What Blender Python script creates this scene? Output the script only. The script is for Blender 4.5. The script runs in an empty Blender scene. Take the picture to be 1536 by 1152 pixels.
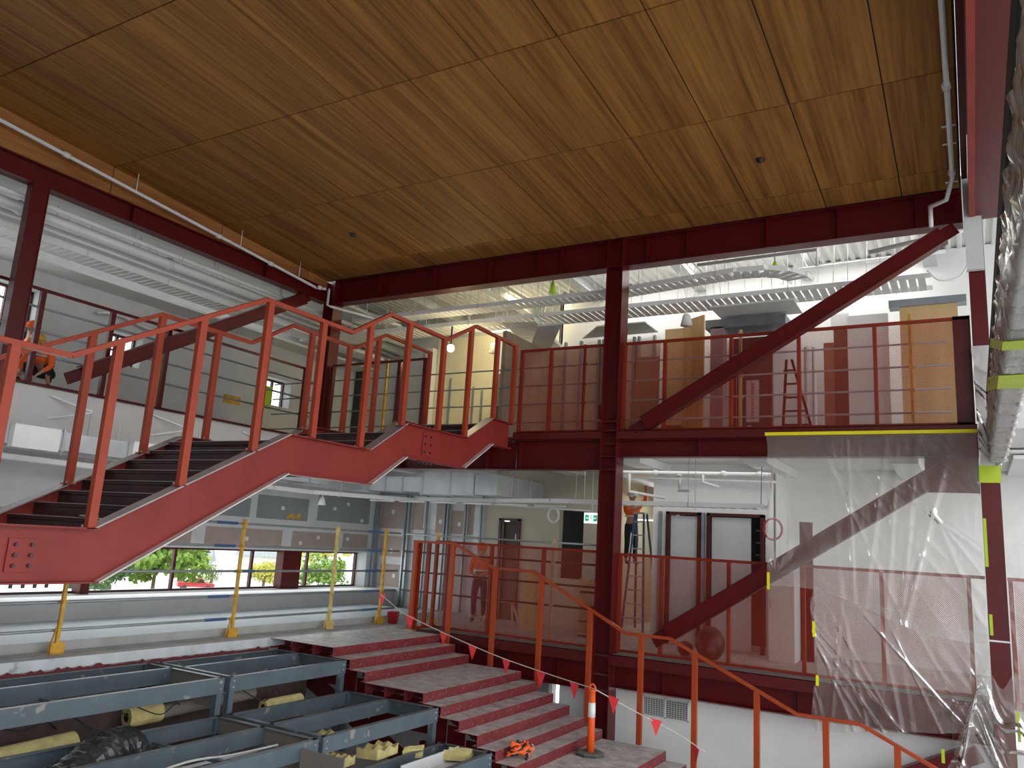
import bpy, math, random
from mathutils import Vector, Matrix
random.seed(7)
SC = bpy.context.scene
COL = SC.collection
PI = math.pi

# ------------------------------------------------------------------ materials
MATS = {}
def _nt(name):
    m = bpy.data.materials.new(name); m.use_nodes = True
    nt = m.node_tree; nt.nodes.clear()
    out = nt.nodes.new('ShaderNodeOutputMaterial')
    return m, nt, out
def link(nt, a, b): nt.links.new(a, b)
def mat(name, col, rough=0.5, metal=0.0, var=0.12, scale=3.0, bump=0.0, emit=None, estr=0.0, spec=0.5, dust=0.0, dustcol=(0.36,0.345,0.33), stain=None, stretch=None):
    """principled paint with noise variation, optional upward facing dust"""
    m, nt, out = _nt(name); N = nt.nodes
    p = N.new('ShaderNodeBsdfPrincipled'); link(nt, p.outputs[0], out.inputs[0])
    p.inputs['Roughness'].default_value = rough; p.inputs['Metallic'].default_value = metal
    p.inputs['Specular IOR Level'].default_value = spec
    tc = N.new('ShaderNodeTexCoord'); src = tc.outputs['Object']
    if stretch:
        mp = N.new('ShaderNodeMapping'); mp.inputs['Scale'].default_value = stretch
        link(nt, src, mp.inputs[0]); src = mp.outputs[0]
    nz = N.new('ShaderNodeTexNoise'); nz.inputs['Scale'].default_value = scale; nz.inputs['Detail'].default_value = 5
    link(nt, src, nz.inputs['Vector'])
    cr = N.new('ShaderNodeMapRange'); cr.inputs[1].default_value = .3; cr.inputs[2].default_value = .7
    cr.inputs[3].default_value = 1-var; cr.inputs[4].default_value = 1+var
    link(nt, nz.outputs[0], cr.inputs[0])
    mx = N.new('ShaderNodeVectorMath'); mx.operation = 'SCALE'; mx.inputs[0].default_value = col
    link(nt, cr.outputs[0], mx.inputs['Scale']); colout = mx.outputs[0]
    if stain:
        n2 = N.new('ShaderNodeTexNoise'); n2.inputs['Scale'].default_value = stain[1]; n2.inputs['Detail'].default_value = 6
        link(nt, tc.outputs['Object'], n2.inputs['Vector'])
        r2 = N.new('ShaderNodeMapRange'); r2.inputs[1].default_value = stain[2]; r2.inputs[2].default_value = stain[2]+.06
        link(nt, n2.outputs[0], r2.inputs[0])
        mm = N.new('ShaderNodeMix'); mm.data_type = 'RGBA'; mm.inputs[7].default_value = (*stain[0], 1)
        link(nt, r2.outputs[0], mm.inputs[0]); link(nt, colout, mm.inputs[6]); colout = mm.outputs[2]
    if dust > 0:
        ge = N.new('ShaderNodeNewGeometry'); sx = N.new('ShaderNodeSeparateXYZ'); link(nt, ge.outputs['Normal'], sx.inputs[0])
        r3 = N.new('ShaderNodeMapRange'); r3.inputs[1].default_value = .6; r3.inputs[2].default_value = .9; link(nt, sx.outputs[2], r3.inputs[0])
        n3 = N.new('ShaderNodeTexNoise'); n3.inputs['Scale'].default_value = 4.5; n3.inputs['Detail'].default_value = 9; n3.inputs['Roughness'].default_value = .7
        link(nt, tc.outputs['Object'], n3.inputs['Vector'])
        r4 = N.new('ShaderNodeMapRange'); r4.inputs[1].default_value = .3; r4.inputs[2].default_value = .55; r4.inputs[3].default_value = dust*.88; r4.inputs[4].default_value = dust
        link(nt, n3.outputs[0], r4.inputs[0])
        mu = N.new('ShaderNodeMath'); mu.operation = 'MULTIPLY'; link(nt, r3.outputs[0], mu.inputs[0]); link(nt, r4.outputs[0], mu.inputs[1])
        dc = N.new('ShaderNodeVectorMath'); dc.operation = 'SCALE'; dc.inputs[0].default_value = dustcol
        r5 = N.new('ShaderNodeMapRange'); r5.inputs[1].default_value = .3; r5.inputs[2].default_value = .7; r5.inputs[3].default_value = .55; r5.inputs[4].default_value = 1.25
        link(nt, n3.outputs[0], r5.inputs[0]); link(nt, r5.outputs[0], dc.inputs['Scale'])
        mm = N.new('ShaderNodeMix'); mm.data_type = 'RGBA'
        link(nt, mu.outputs[0], mm.inputs[0]); link(nt, colout, mm.inputs[6]); link(nt, dc.outputs[0], mm.inputs[7]); colout = mm.outputs[2]
    link(nt, colout, p.inputs['Base Color'])
    if bump > 0:
        b = N.new('ShaderNodeBump'); b.inputs['Strength'].default_value = bump; b.inputs['Distance'].default_value = .01
        n4 = N.new('ShaderNodeTexNoise'); n4.inputs['Scale'].default_value = scale*12
        link(nt, tc.outputs['Object'], n4.inputs['Vector']); link(nt, n4.outputs[0], b.inputs['Height']); link(nt, b.outputs[0], p.inputs['Normal'])
    if emit:
        p.inputs['Emission Color'].default_value = (*emit, 1); p.inputs['Emission Strength'].default_value = estr
    MATS[name] = m; return m

FRAME = mat('maroon steel paint', (.092,.0035,.0045), .36, var=.1, bump=.05, spec=.35)
FRAMED = mat('maroon steel dusty ledge', (.092,.0035,.0045), .4, var=.1, dust=.8)
STAIRM = mat('oxide red stair paint', (.235,.026,.018), .45, var=.13, scale=2, spec=.3)
RISER = mat('brown primed tread steel', (.055,.022,.022), .5, var=.2)
FLG = mat('grey flange', (.33,.29,.28), .35, var=.12)
FLGW = mat('pale flange', (.62,.56,.54), .4, var=.1)
RAILM = mat('orange red handrail paint', (.33,.045,.016), .4, var=.1, spec=.3)
RAILD = mat('red orange balustrade paint', (.23,.022,.007), .4, var=.1, spec=.35)
RAILL = mat('orange lower handrail paint', (.36,.052,.012), .35, var=.1, spec=.4)
STEP = mat('red bleacher steel under cement dust', (.17,.018,.022), .5, var=.2, scale=6, dust=1.0, dustcol=(.60,.59,.57), stain=((.26,.14,.14), 22, .60))
GREY = mat('blue grey platform steel', (.095,.125,.145), .42, var=.14, scale=3, dust=.35, stain=((.27,.27,.24), 5, .63))
GREYIN = mat('brown grey board', (.20,.175,.15), .75, var=.1)
WHITE = mat('white plaster', (.76,.76,.745), .75, var=.03)
OFFW = mat('off white soffit', (.72,.72,.70), .8, var=.04)
GREYW = mat('grey wall lining', (.42,.425,.42), .8, var=.05)
PALEG = mat('pale grey board', (.55,.56,.555), .8, var=.05)
PB_BROWN = mat('brown plasterboard', (.36,.285,.25), .85, var=.06)
PB_GREY = mat('grey green plasterboard', (.235,.255,.25), .85, var=.06)
FILL = mat('white jointing compound', (.66,.665,.66), .85, var=.05)
GALV = mat('galvanised steel', (.50,.52,.53), .38, metal=.6, var=.1)
GALVP = mat('galvanised duct sheet', (.58,.61,.63), .35, metal=.45, var=.08)
STUD = mat('steel stud', (.30,.34,.36), .45, metal=.5)
TRAYM = mat('white cable tray', (.74,.74,.72), .5, var=.04)
PIPEW = mat('white pipe paint', (.70,.70,.69), .4, var=.04)
DARK = mat('dark void', (.012,.012,.013), .8)
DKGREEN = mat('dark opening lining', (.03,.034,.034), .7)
CONC = mat('dusty concrete', (.42,.42,.40), .85, var=.14, scale=2.5, bump=.2)
SLABE = mat('scuffed white slab edge', (.66,.70,.71), .7, var=.12, scale=4, stain=((.40,.42,.42), 3, .60))
LEDGE = mat('blue grey membrane', (.43,.50,.54), .6, var=.06)
YEL = mat('yellow scaffold paint', (.62,.34,.03), .5, var=.2, scale=9)
YELB = mat('bright yellow tape', (.85,.78,.0), .45, var=.03)
LIME = mat('lime masking tape', (.42,.52,.02), .5, var=.08)
TUBE = mat('grey scaffold tube', (.34,.37,.385), .4, metal=.4, var=.1)
BLUE = mat('blue sleeve', (.06,.13,.28), .5)
ORANGE = mat('bollard orange', (.88,.115,.012), .5, var=.04)
WHITEP = mat('reflective white band', (.82,.82,.82), .4)
RUBBER = mat('dark rubber', (.06,.065,.06), .8, dust=.4)
FLAGM = mat('red flag cloth', (.85,.045,.05), .6, var=.05)
ROPE = mat('white rope', (.60,.56,.52), .8)
INSUL = mat('yellow insulation', (.62,.52,.22), .95, var=.18, scale=8, bump=.5)
BLKDUCT = mat('black flexible duct foil', (.035,.037,.04), .22, var=.3)
CABLE = mat('black cable', (.02,.02,.022), .5)
HIVIS = mat('hi vis orange cloth', (.85,.13,.02), .8, var=.08)
SKIN = mat('skin', (.45,.24,.16), .6)
NAVY = mat('navy trousers', (.012,.015,.028), .85)
LIMEC = mat('lime hi vis cloth', (.42,.68,.03), .8)
BLACK = mat('black plastic', (.015,.015,.016), .4)
PLY = mat('plywood', (.62,.42,.20), .65, var=.12, scale=4, stretch=(1,1,.15))
TIMB = mat('raw timber', (.55,.40,.24), .7, var=.15)
DOORM = mat('dark red door frame', (.07,.012,.012), .4)
GREENS = mat('exit sign green', (.0,.23,.10), .5, emit=(.0,.35,.15), estr=.6)
SIGNW = mat('exit sign white', (.8,.85,.82), .5, emit=(.8,.95,.88), estr=.7)
BULB = mat('glowing bulb', (1,.9,.7), .5, emit=(1,.80,.42), estr=14)
TUBEL = mat('glowing batten diffuser', (1,1,1), .5, emit=(1,.97,.9), estr=9)
PANELL = mat('glowing panel diffuser', (1,1,1), .5, emit=(1,.98,.86), estr=3)
SHADE = mat('white lamp shade', (.80,.80,.76), .5)
REDPL = mat('red plastic', (.40,.015,.03), .4)
LEAF = mat('leaves', (.20,.30,.05), .7, var=.35, scale=1.5)
LEAFY = mat('autumn leaves', (.55,.50,.08), .7, var=.3, scale=1.5)
LEAFD = mat('dark leaves', (.10,.18,.07), .7, var=.35, scale=1.5)
BARK = mat('bark', (.16,.11,.07), .9)
GRASS = mat('grass', (.20,.28,.07), .9, var=.3, scale=.3)
ASPH = mat('pale road', (.42,.42,.42), .9, var=.06, scale=.4)
CARR = mat('car red', (.55,.03,.04), .3)
CARG = mat('car glass', (.02,.03,.035), .1)
ROOFM = mat('house roof', (.30,.31,.33), .8)
PLASTER = mat('house wall', (.72,.66,.60), .85)

def glass_mat():
    m, nt, out = _nt('window glass'); N = nt.nodes
    t = N.new('ShaderNodeBsdfTransparent'); t.inputs[0].default_value = (.94,.97,.96,1)
    g = N.new('ShaderNodeBsdfGlossy'); g.inputs['Roughness'].default_value = .02
    mx = N.new('ShaderNodeMixShader'); mx.inputs[0].default_value = .06
    link(nt, t.outputs[0], mx.inputs[1]); link(nt, g.outputs[0], mx.inputs[2]); link(nt, mx.outputs[0], out.inputs[0]); return m
GLASS = glass_mat()

def perf_mat(name, col, s=.021, thr=.0):
    """punched sheet steel: round staggered holes, fully open"""
    m, nt, out = _nt(name); N = nt.nodes
    tc = N.new('ShaderNodeTexCoord'); sp = N.new('ShaderNodeSeparateXYZ'); link(nt, tc.outputs['Object'], sp.inputs[0])
    def mth(op, a, b=None):
        n = N.new('ShaderNodeMath'); n.operation = op
        for i, v in enumerate((a, b)):
            if v is None: continue
            if isinstance(v, (int, float)): n.inputs[i].default_value = v
            else: link(nt, v, n.inputs[i])
        return n.outputs[0]
    u = mth('MULTIPLY', mth('ADD', sp.outputs[0], sp.outputs[2]), 2*PI/(s*1.414))
    v = mth('MULTIPLY', mth('SUBTRACT', sp.outputs[0], sp.outputs[2]), 2*PI/(s*1.414))
    f = mth('ADD', mth('COSINE', u), mth('COSINE', v))
    hole = mth('GREATER_THAN', f, thr)
    p = N.new('ShaderNodeBsdfPrincipled'); p.inputs['Base Color'].default_value = (*col, 1); p.inputs['Roughness'].default_value = .4
    t = N.new('ShaderNodeBsdfTransparent'); mx = N.new('ShaderNodeMixShader')
    link(nt, hole, mx.inputs[0]); link(nt, p.outputs[0], mx.inputs[1]); link(nt, t.outputs[0], mx.inputs[2]); link(nt, mx.outputs[0], out.inputs[0])
    return m
PERF = perf_mat('perforated orange red sheet', (.28,.023,.006), thr=-.16)
PERFT = perf_mat('perforated white tray base', (.74,.74,.72), s=.05, thr=.9)

def plastic_mat(name, dens, tint=(.82,.79,.72)):
    m, nt, out = _nt(name); N = nt.nodes
    tc = N.new('ShaderNodeTexCoord')
    t = N.new('ShaderNodeBsdfTransparent'); t.inputs[0].default_value = (.98,.98,.98,1)
    d = N.new('ShaderNodeBsdfDiffuse'); d.inputs[0].default_value = (*tint, 1)
    tl = N.new('ShaderNodeBsdfTranslucent'); tl.inputs[0].default_value = (*tint, 1)
    g = N.new('ShaderNodeBsdfGlossy'); g.inputs['Roughness'].default_value = .18
    nz = N.new('ShaderNodeTexNoise'); nz.inputs['Scale'].default_value = 2.2; nz.inputs['Detail'].default_value = 8; nz.inputs['Distortion'].default_value = 1.2
    mp = N.new('ShaderNodeMapping'); mp.inputs['Scale'].default_value = (2.2, 1, .8); mp.inputs['Rotation'].default_value = (0, .5, 0)
    link(nt, tc.outputs['Object'], mp.inputs[0]); link(nt, mp.outputs[0], nz.inputs['Vector'])
    b = N.new('ShaderNodeBump'); b.inputs['Strength'].default_value = .5; b.inputs['Distance'].default_value = .04
    link(nt, nz.outputs[0], b.inputs['Height'])
    for s_ in (d, tl, g): link(nt, b.outputs[0], s_.inputs['Normal'])
    a = N.new('ShaderNodeAddShader'); m1 = N.new('ShaderNodeMixShader'); m1.inputs[0].default_value = .45
    link(nt, d.outputs[0], m1.inputs[1]); link(nt, tl.outputs[0], m1.inputs[2])
    m2 = N.new('ShaderNodeMixShader'); m2.inputs[0].default_value = dens
    link(nt, t.outputs[0], m2.inputs[1]); link(nt, m1.outputs[0], m2.inputs[2])
    fr = N.new('ShaderNodeFresnel'); fr.inputs[0].default_value = 1.45; link(nt, b.outputs[0], fr.inputs['Normal'])
    m3 = N.new('ShaderNodeMixShader'); link(nt, fr.outputs[0], m3.inputs[0]); link(nt, m2.outputs[0], m3.inputs[1]); link(nt, g.outputs[0], m3.inputs[2])
    link(nt, m3.outputs[0], out.inputs[0]); return m
SHEETM = plastic_mat('clear dust sheet', .17)
SHEETD = plastic_mat('doubled dust sheet', .24)
WRAPM = plastic_mat('grey plastic wrap', .92, (.74,.71,.69))

def wood_mat(name, c1, c2, axis_scale):
    m, nt, out = _nt(name); N = nt.nodes
    p = N.new('ShaderNodeBsdfPrincipled'); p.inputs['Roughness'].default_value = .62; p.inputs['Specular IOR Level'].default_value = .22; link(nt, p.outputs[0], out.inputs[0])
    tc = N.new('ShaderNodeTexCoord'); ge = N.new('ShaderNodeNewGeometry')
    rv = N.new('ShaderNodeMath'); rv.operation = 'MULTIPLY'; rv.inputs[1].default_value = 37.0; link(nt, ge.outputs['Random Per Island'], rv.inputs[0])
    ad = N.new('ShaderNodeVectorMath'); ad.operation = 'ADD'; link(nt, tc.outputs['Object'], ad.inputs[0]); link(nt, rv.outputs[0], ad.inputs[1])
    mp = N.new('ShaderNodeMapping'); mp.inputs['Scale'].default_value = axis_scale; link(nt, ad.outputs[0], mp.inputs[0])
    n1 = N.new('ShaderNodeTexNoise'); n1.inputs['Scale'].default_value = 1; n1.inputs['Detail'].default_value = 8; n1.inputs['Roughness'].default_value = .62; n1.inputs['Distortion'].default_value = .3
    link(nt, mp.outputs[0], n1.inputs['Vector'])
    mp2 = N.new('ShaderNodeMapping'); mp2.inputs['Scale'].default_value = tuple(a*.22 for a in axis_scale); link(nt, ad.outputs[0], mp2.inputs[0])
    n2 = N.new('ShaderNodeTexNoise'); n2.inputs['Scale'].default_value = 1; n2.inputs['Detail'].default_value = 2; link(nt, mp2.outputs[0], n2.inputs['Vector'])
    su = N.new('ShaderNodeMath'); su.operation = 'MULTIPLY_ADD'; su.inputs[1].default_value = .72; link(nt, n1.outputs[0], su.inputs[0])
    mu = N.new('ShaderNodeMath'); mu.operation = 'MULTIPLY'; mu.inputs[1].default_value = .38; link(nt, n2.outputs[0], mu.inputs[0]); link(nt, mu.outputs[0], su.inputs[2])
    cr = N.new('ShaderNodeValToRGB'); cr.color_ramp.elements[0].position = .36; cr.color_ramp.elements[1].position = .74
    cr.color_ramp.elements[0].color = (*c1, 1); cr.color_ramp.elements[1].color = (*c2, 1)
    link(nt, su.outputs[0], cr.inputs[0]); link(nt, cr.outputs[0], p.inputs['Base Color'])
    return m
WOODC = wood_mat('timber veneer ceiling panel', (.120,.047,.010), (.40,.178,.042), (13, .30, 5))
WOODF = wood_mat('timber veneer fascia', (.19,.07,.018), (.42,.18,.055), (5, .8, 9))
WOODD = wood_mat('timber veneer door leaf', (.34,.19,.07), (.60,.38,.16), (9, 5, .8))

# ------------------------------------------------------------------ mesh builder
class MB:
    def __init__(s): s.v = []; s.f = []; s.m = []
    def add(s, vs, fs, m=0):
        o = len(s.v); s.v += [tuple(v) for v in vs]; s.f += [tuple(i+o for i in f) for f in fs]; s.m += [m]*len(fs); return s
    def box(s, x0, x1, y0, y1, z0, z1, m=0):
        if x0 > x1: x0, x1 = x1, x0
        if y0 > y1: y0, y1 = y1, y0
        if z0 > z1: z0, z1 = z1, z0
        v = [(x0,y0,z0),(x1,y0,z0),(x1,y1,z0),(x0,y1,z0),(x0,y0,z1),(x1,y0,z1),(x1,y1,z1),(x0,y1,z1)]
        return s.add(v, [(0,3,2,1),(4,5,6,7),(0,1,5,4),(1,2,6,5),(2,3,7,6),(3,0,4,7)], m)
    def bar(s, p0, p1, w, h, up=(0,0,1), off=(0,0), m=0):
        p0 = Vector(p0); p1 = Vector(p1); d = (p1-p0).normalized(); up = Vector(up)
        side = d.cross(up)
        if side.length < 1e-4: side = d.cross(Vector((0,1,0)))
        side.normalize(); u = side.cross(d).normalized()
        v = []
        for p in (p0, p1):
            for a, b in ((-1,-1),(1,-1),(1,1),(-1,1)):
                v.append(p + side*(a*w/2+off[0]) + u*(b*h/2+off[1]))
        return s.add(v, [(0,3,2,1),(4,5,6,7),(0,1,5,4),(1,2,6,5),(2,3,7,6),(3,0,4,7)], m)
    def ibeam(s, p0, p1, D, W, tf=.02, tw=.012, up=(0,0,1)):
        s.bar(p0, p1, W, tf, up, (0, D/2-tf/2)); s.bar(p0, p1, W, tf, up, (0, -D/2+tf/2)); return s.bar(p0, p1, tw, D-2*tf, up)
    def tube(s, pts, r, n=10, m=0, caps=True):
        pts = [Vector(p) for p in pts]; rs = r if isinstance(r, (list, tuple)) else [r]*len(pts)
        rings = []; ref = None
        for i, p in enumerate(pts):
            a = pts[max(i-1,0)]; b = pts[min(i+1,len(pts)-1)]; d = (b-a).normalized()
            if ref is None:
                ref = Vector((0,0,1)) if abs(d.z) < .9 else Vector((1,0,0))
            x = d.cross(ref)
            if x.length < 1e-4: x = d.cross(Vector((0,1,0)))
            x.normalize(); y = d.cross(x).normalized(); ref = -y if (-y).dot(ref) > 0 else y
            x = d.cross(ref).normalized(); y = d.cross(x)
            rings.append([p + (x*math.cos(t*2*PI/n) + y*math.sin(t*2*PI/n))*rs[i] for t in range(n)])
        v = [q for rg in rings for q in rg]; f = []
        for i in range(len(pts)-1):
            for t in range(n):
                f.append((i*n+t, i*n+(t+1)%n, (i+1)*n+(t+1)%n, (i+1)*n+t))
        if caps: f.append(tuple(range(n-1,-1,-1))); f.append(tuple((len(pts)-1)*n+t for t in range(n)))
        return s.add(v, f, m)
    def cyl(s, p0, p1, r, n=14, m=0): return s.tube([p0, p1], r, n, m)
    def sphere(s, c, r, n=10, m=0, sz=1.0):
        c = Vector(c); v = []; f = []
        for i in range(1, n):
            th = PI*i/n
            for j in range(n*2):
                ph = PI*j/n; v.append(c+Vector((r*math.sin(th)*math.cos(ph), r*math.sin(th)*math.sin(ph), r*sz*math.cos(th))))
        w = n*2
        for i in range(n-2):
            for j in range(w): f.append((i*w+j, (i+1)*w+j, (i+1)*w+(j+1)%w, i*w+(j+1)%w))
        t = len(v); v += [c+Vector((0,0,r*sz)), c-Vector((0,0,r*sz))]
        for j in range(w): f.append((t, j, (j+1)%w)); f.append((t+1, (n-2)*w+(j+1)%w, (n-2)*w+j))
        return s.add(v, f, m)
    def prism(s, poly, axis, a, b, m=0):
        """poly: list of 2-D points in the plane normal to axis"""
        def mk(p, t):
            return {'x': (t, p[0], p[1]), 'y': (p[0], t, p[1]), 'z': (p[0], p[1], t)}[axis]
        n = len(poly); v = [mk(p, a) for p in poly]+[mk(p, b) for p in poly]
        f = [tuple(range(n)), tuple(range(2*n-1, n-1, -1))]+[(i, i+n, (i+1)%n+n, (i+1)%n) for i in range(n)]
        return s.add(v, f, m)
    def build(s, name, mats, parent=None, smooth=False, bevel=0):
        me = bpy.data.meshes.new(name); me.from_pydata(s.v, [], s.f)
        if not isinstance(mats, (list, tuple)): mats = [mats]
        for m in mats: me.materials.append(m)
        for p, i in zip(me.polygons, s.m): p.material_index = i; p.use_smooth = smooth
        me.validate(); me.update()
        import bmesh
        bm = bmesh.new(); bm.from_mesh(me); bmesh.ops.recalc_face_normals(bm, faces=bm.faces); bm.to_mesh(me); bm.free()
        o = bpy.data.objects.new(name, me); COL.objects.link(o)
        if parent:
            o.parent = parent; o.matrix_parent_inverse = Matrix.Translation(-Vector(parent.location))
        if bevel:
            md = o.modifiers.new('bevel', 'BEVEL'); md.width = bevel; md.segments = 2; md.limit_method = 'ANGLE'
        return o
def tag(o, label, cat, group=None):
    o['label'] = label; o['category'] = cat
    if group: o['group'] = group
    return o
def thing(name, label, cat, loc=(0,0,0), group=None):
    o = bpy.data.objects.new(name, None); o.empty_display_size = .1; COL.objects.link(o); o.location = loc
    return tag(o, label, cat, group)
def struct(o): o['kind'] = 'structure'; return o
def one(name, mb, m, label, cat, group=None, smooth=False, bevel=0):
    return tag(mb.build(name, m, None, smooth, bevel), label, cat, group)
def smooth_path(pts, k=6):
    P = [Vector(p) for p in pts]; out = []
    for i in range(len(P)-1):
        p0 = P[max(i-1,0)]; p1 = P[i]; p2 = P[i+1]; p3 = P[min(i+2,len(P)-1)]
        for j in range(k):
            t = j/k
            out.append(.5*((2*p1)+(p2-p0)*t+(2*p0-5*p1+4*p2-p3)*t*t+(3*p1-p0-3*p2+p3)*t**3))
    out.append(P[-1]); return out

# ------------------------------------------------------------------ camera
def rot(yaw, pitch, roll):
    cy, sy, cp, sp = math.cos(yaw), math.sin(yaw), math.cos(pitch), math.sin(pitch)
    F = Vector((-sy*cp, cy*cp, sp)); R0 = Vector((cy, sy, 0)); U0 = R0.cross(F)
    cr, sr = math.cos(roll), math.sin(roll)
    return cr*R0+sr*U0, -sr*R0+cr*U0, F
R, U, F = rot(.530630121, .196496744, .0602744623)
cam = bpy.data.cameras.new('camera'); co = bpy.data.objects.new('camera', cam); COL.objects.link(co)
cam.sensor_width = 36; cam.lens = 1186.116*36/1536; cam.clip_end = 500
co.matrix_world = Matrix(((R.x, U.x, -F.x, 0), (R.y, U.y, -F.y, 0), (R.z, U.z, -F.z, 1.8877), (0,0,0,1)))
SC.camera = co

# ================================================================== SETTING
YF = 14.28
def cz(y): return 8.11+.0605*(YF-y)
# ceiling of timber panels, sloping up towards the viewer
xs = [-14.02, -13.0]+[-11.80+1.2235*i for i in range(10)]; xs = [x for x in xs if x < -.2]+[.08]
ys = [0.4, 3.02, 5.63, 8.24, 10.85, 13.52, 14.22]
mb = MB()
g = .010
for i in range(len(xs)-1):
    for j in range(len(ys)-1):
        x0, x1, y0, y1 = xs[i]+g, xs[i+1]-g, ys[j]+g, ys[j+1]-g
        v = [(x0,y0,cz(y0)),(x1,y0,cz(y0)),(x1,y1,cz(y1)),(x0,y1,cz(y1))]; v += [(a,b,c+.018) for a,b,c in v]
        mb.add(v, [(0,3,2,1),(4,5,6,7),(0,1,5,4),(1,2,6,5),(2,3,7,6),(3,0,4,7)])
v = [(-14.02,.4,cz(.4)+.02),(.1,.4,cz(.4)+.02),(.1,14.3,cz(14.3)+.02),(-14.02,14.3,cz(14.3)+.02)]; v += [(a,b,c+.06) for a,b,c in v]
mb.add(v, [(0,3,2,1),(4,5,6,7),(0,1,5,4),(1,2,6,5),(2,3,7,6),(3,0,4,7)], 1)
struct(mb.build('ceiling', [WOODC, DARK]))
# timber fascia above the left beam
mb = MB()
for j in range(len(ys)-1):
    y0, y1 = ys[j]+g, ys[j+1]-g
    mb.add([(-13.96,y0,7.93),(-13.96,y1,7.93),(-13.96,y1,cz(y1)-.004),(-13.96,y0,cz(y0)-.004),(-13.99,y0,7.93),(-13.99,y1,7.93),(-13.99,y1,cz(y1)-.004),(-13.99,y0,cz(y0)-.004)],
           [(0,1,2,3),(7,6,5,4),(0,4,5,1),(1,5,6,2),(2,6,7,3),(3,7,4,0)])
mb.box(-14.01,-13.995,.4,14.2,7.93,9.0,1)
struct(mb.build('trim_1', [WOODF, DARK]))
struct(MB().box(-13.98,-13.93,.4,13.9,7.885,7.915).build('trim_2', PIPEW))

# floors
struct(MB().box(-17,3,-6,24,-4.4,-4.1).build('floor', CONC))
struct(MB().box(-14.3,-10.72,-1,14.55,-.30,0,0).box(-10.72,-10.70,-1,14.0,-.14,.0,1).build('floor', [CONC, SLABE]))
struct(MB().box(-14.3,3.6,14.56,24,-.30,0).build('floor', CONC))
struct(MB().box(-17,-14.32,-1,20.5,3.8,4.1).build('floor', CONC))
struct(MB().box(-14.32,3.6,14.56,24,3.8,4.1).build('floor', CONC))
# raised membrane ledge along the left wall
struct(MB().box(-14.3,-11.32,-1,16.2,0,.13,0).box(-11.34,-11.30,-1,16.2,0,.125,1).build('trim_3', [LEDGE, CONC]))
# corrugated soffit of level 2 seen from level 1 (and its concrete ribs)
mb = MB().box(-14.2,3.4,14.7,24,3.74,3.78)
for i in range(7):
    x = -13.2+2.45*i
    mb.box(x-.22, x+.22, 14.75, 24, 3.56, 3.73)
struct(mb.build('ceiling', OFFW))
# roof deck over the galleries
mb = MB()
for i in range(int(20/.2)):
    x = -17+.2*i
    mb.prism([(x,8.28),(x+.06,8.28),(x+.09,8.34),(x+.17,8.34),(x+.2,8.28),(x+.2,8.36),(x,8.36)], 'y', 14.3, 24)
struct(mb.build('ceiling', OFFW))
struct(MB().box(-17,-14.02,-1,20.5,7.72,7.80).box(-16.9,-15.75,-1,20.4,6.80,6.86).build('ceiling', OFFW))
mb = MB()

# left wall, level 1: grey dado, window band, plasterboard patches
mb = MB()
mb.box(-14.75,-13.52,-1,17.5,0,.46,0); mb.box(-14.75,-14.3,-1,17.5,1.36,2.95,1); mb.box(-14.75,-14.3,17.14,17.5,.45,1.36,1)
mb.box(-14.75,-14.3,-1,20,2.95,3.8,2); mb.box(-14.40,-14.3,-1,14.3,3.8,4.09,2)
mb.box(-14.75,-14.3,-1,5.0,.45,1.36,1)
for a in [(7.3,11.4,1.45,1.82),(11.75,13.98,1.42,1.83),(14.30,15.86,1.46,1.83),(16.12,17.12,1.47,1.84)]: mb.box(-14.302,-14.296,a[0],a[1],a[2],a[3],3)
for a in [(8.6,12.9,2.08,2.5),(13.1,14.75,2.08,2.62),(15.08,17.1,2.12,2.85)]: mb.box(-14.302,-14.296,a[0],a[1],a[2],a[3],4)
for a in [(11.6,2.2),(13.9,2.35),(15.7,2.45),(16.8,2.2),(16.3,1.7),(12.9,1.6),(15.2,1.7),(14.6,1.55),(16.2,2.6),(9.9,2.3),(10.6,1.6)]:
    mb.add([(-14.292,a[0]+.06*math.cos(t*PI/4)*(1+.3*(t%2)),a[1]+.05*math.sin(t*PI/4)) for t in range(8)], [tuple(range(8))], 5)
# bright yellow spray marks
for k in range(9): mb.box(-14.294,-14.29,14.05+.055*k,14.05+.055*k+.05,2.10+.02*(k%3),2.17+.03*((k*5)%4),6)
struct(mb.build('wall_left', [GREYW, PALEG, WHITE, PB_BROWN, PB_GREY, FILL, YEL]))
# left wall, level 2
def wall_x(name, x0, x1, y0, y1, z0, z1, holes, m):
    """wall in a plane x=const with rectangular openings"""
    b = MB(); cuts = sorted(holes); y = y0
    for (a, c, d, e) in cuts:
        b.box(x0,x1,y,a,z0,z1); b.box(x0,x1,a,c,z0,d); b.box(x0,x1,a,c,e,z1); y = c
    b.box(x0,x1,y,y1,z0,z1); return struct(b.build(name, m))
L2H = [(5.2,8.66,4.75,6.4),(10.2,11.1,5.28,6.0),(14.7,15.82,5.17,5.92)]
wall_x('wall_left', -16.9, -16.5, -1, 20.4, 4.1, 8.3, L2H, PALEG)
struct(MB().box(-16.9,-16.5,-1,20.4,8.3,8.5).build('trim_5', OFFW))
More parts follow.
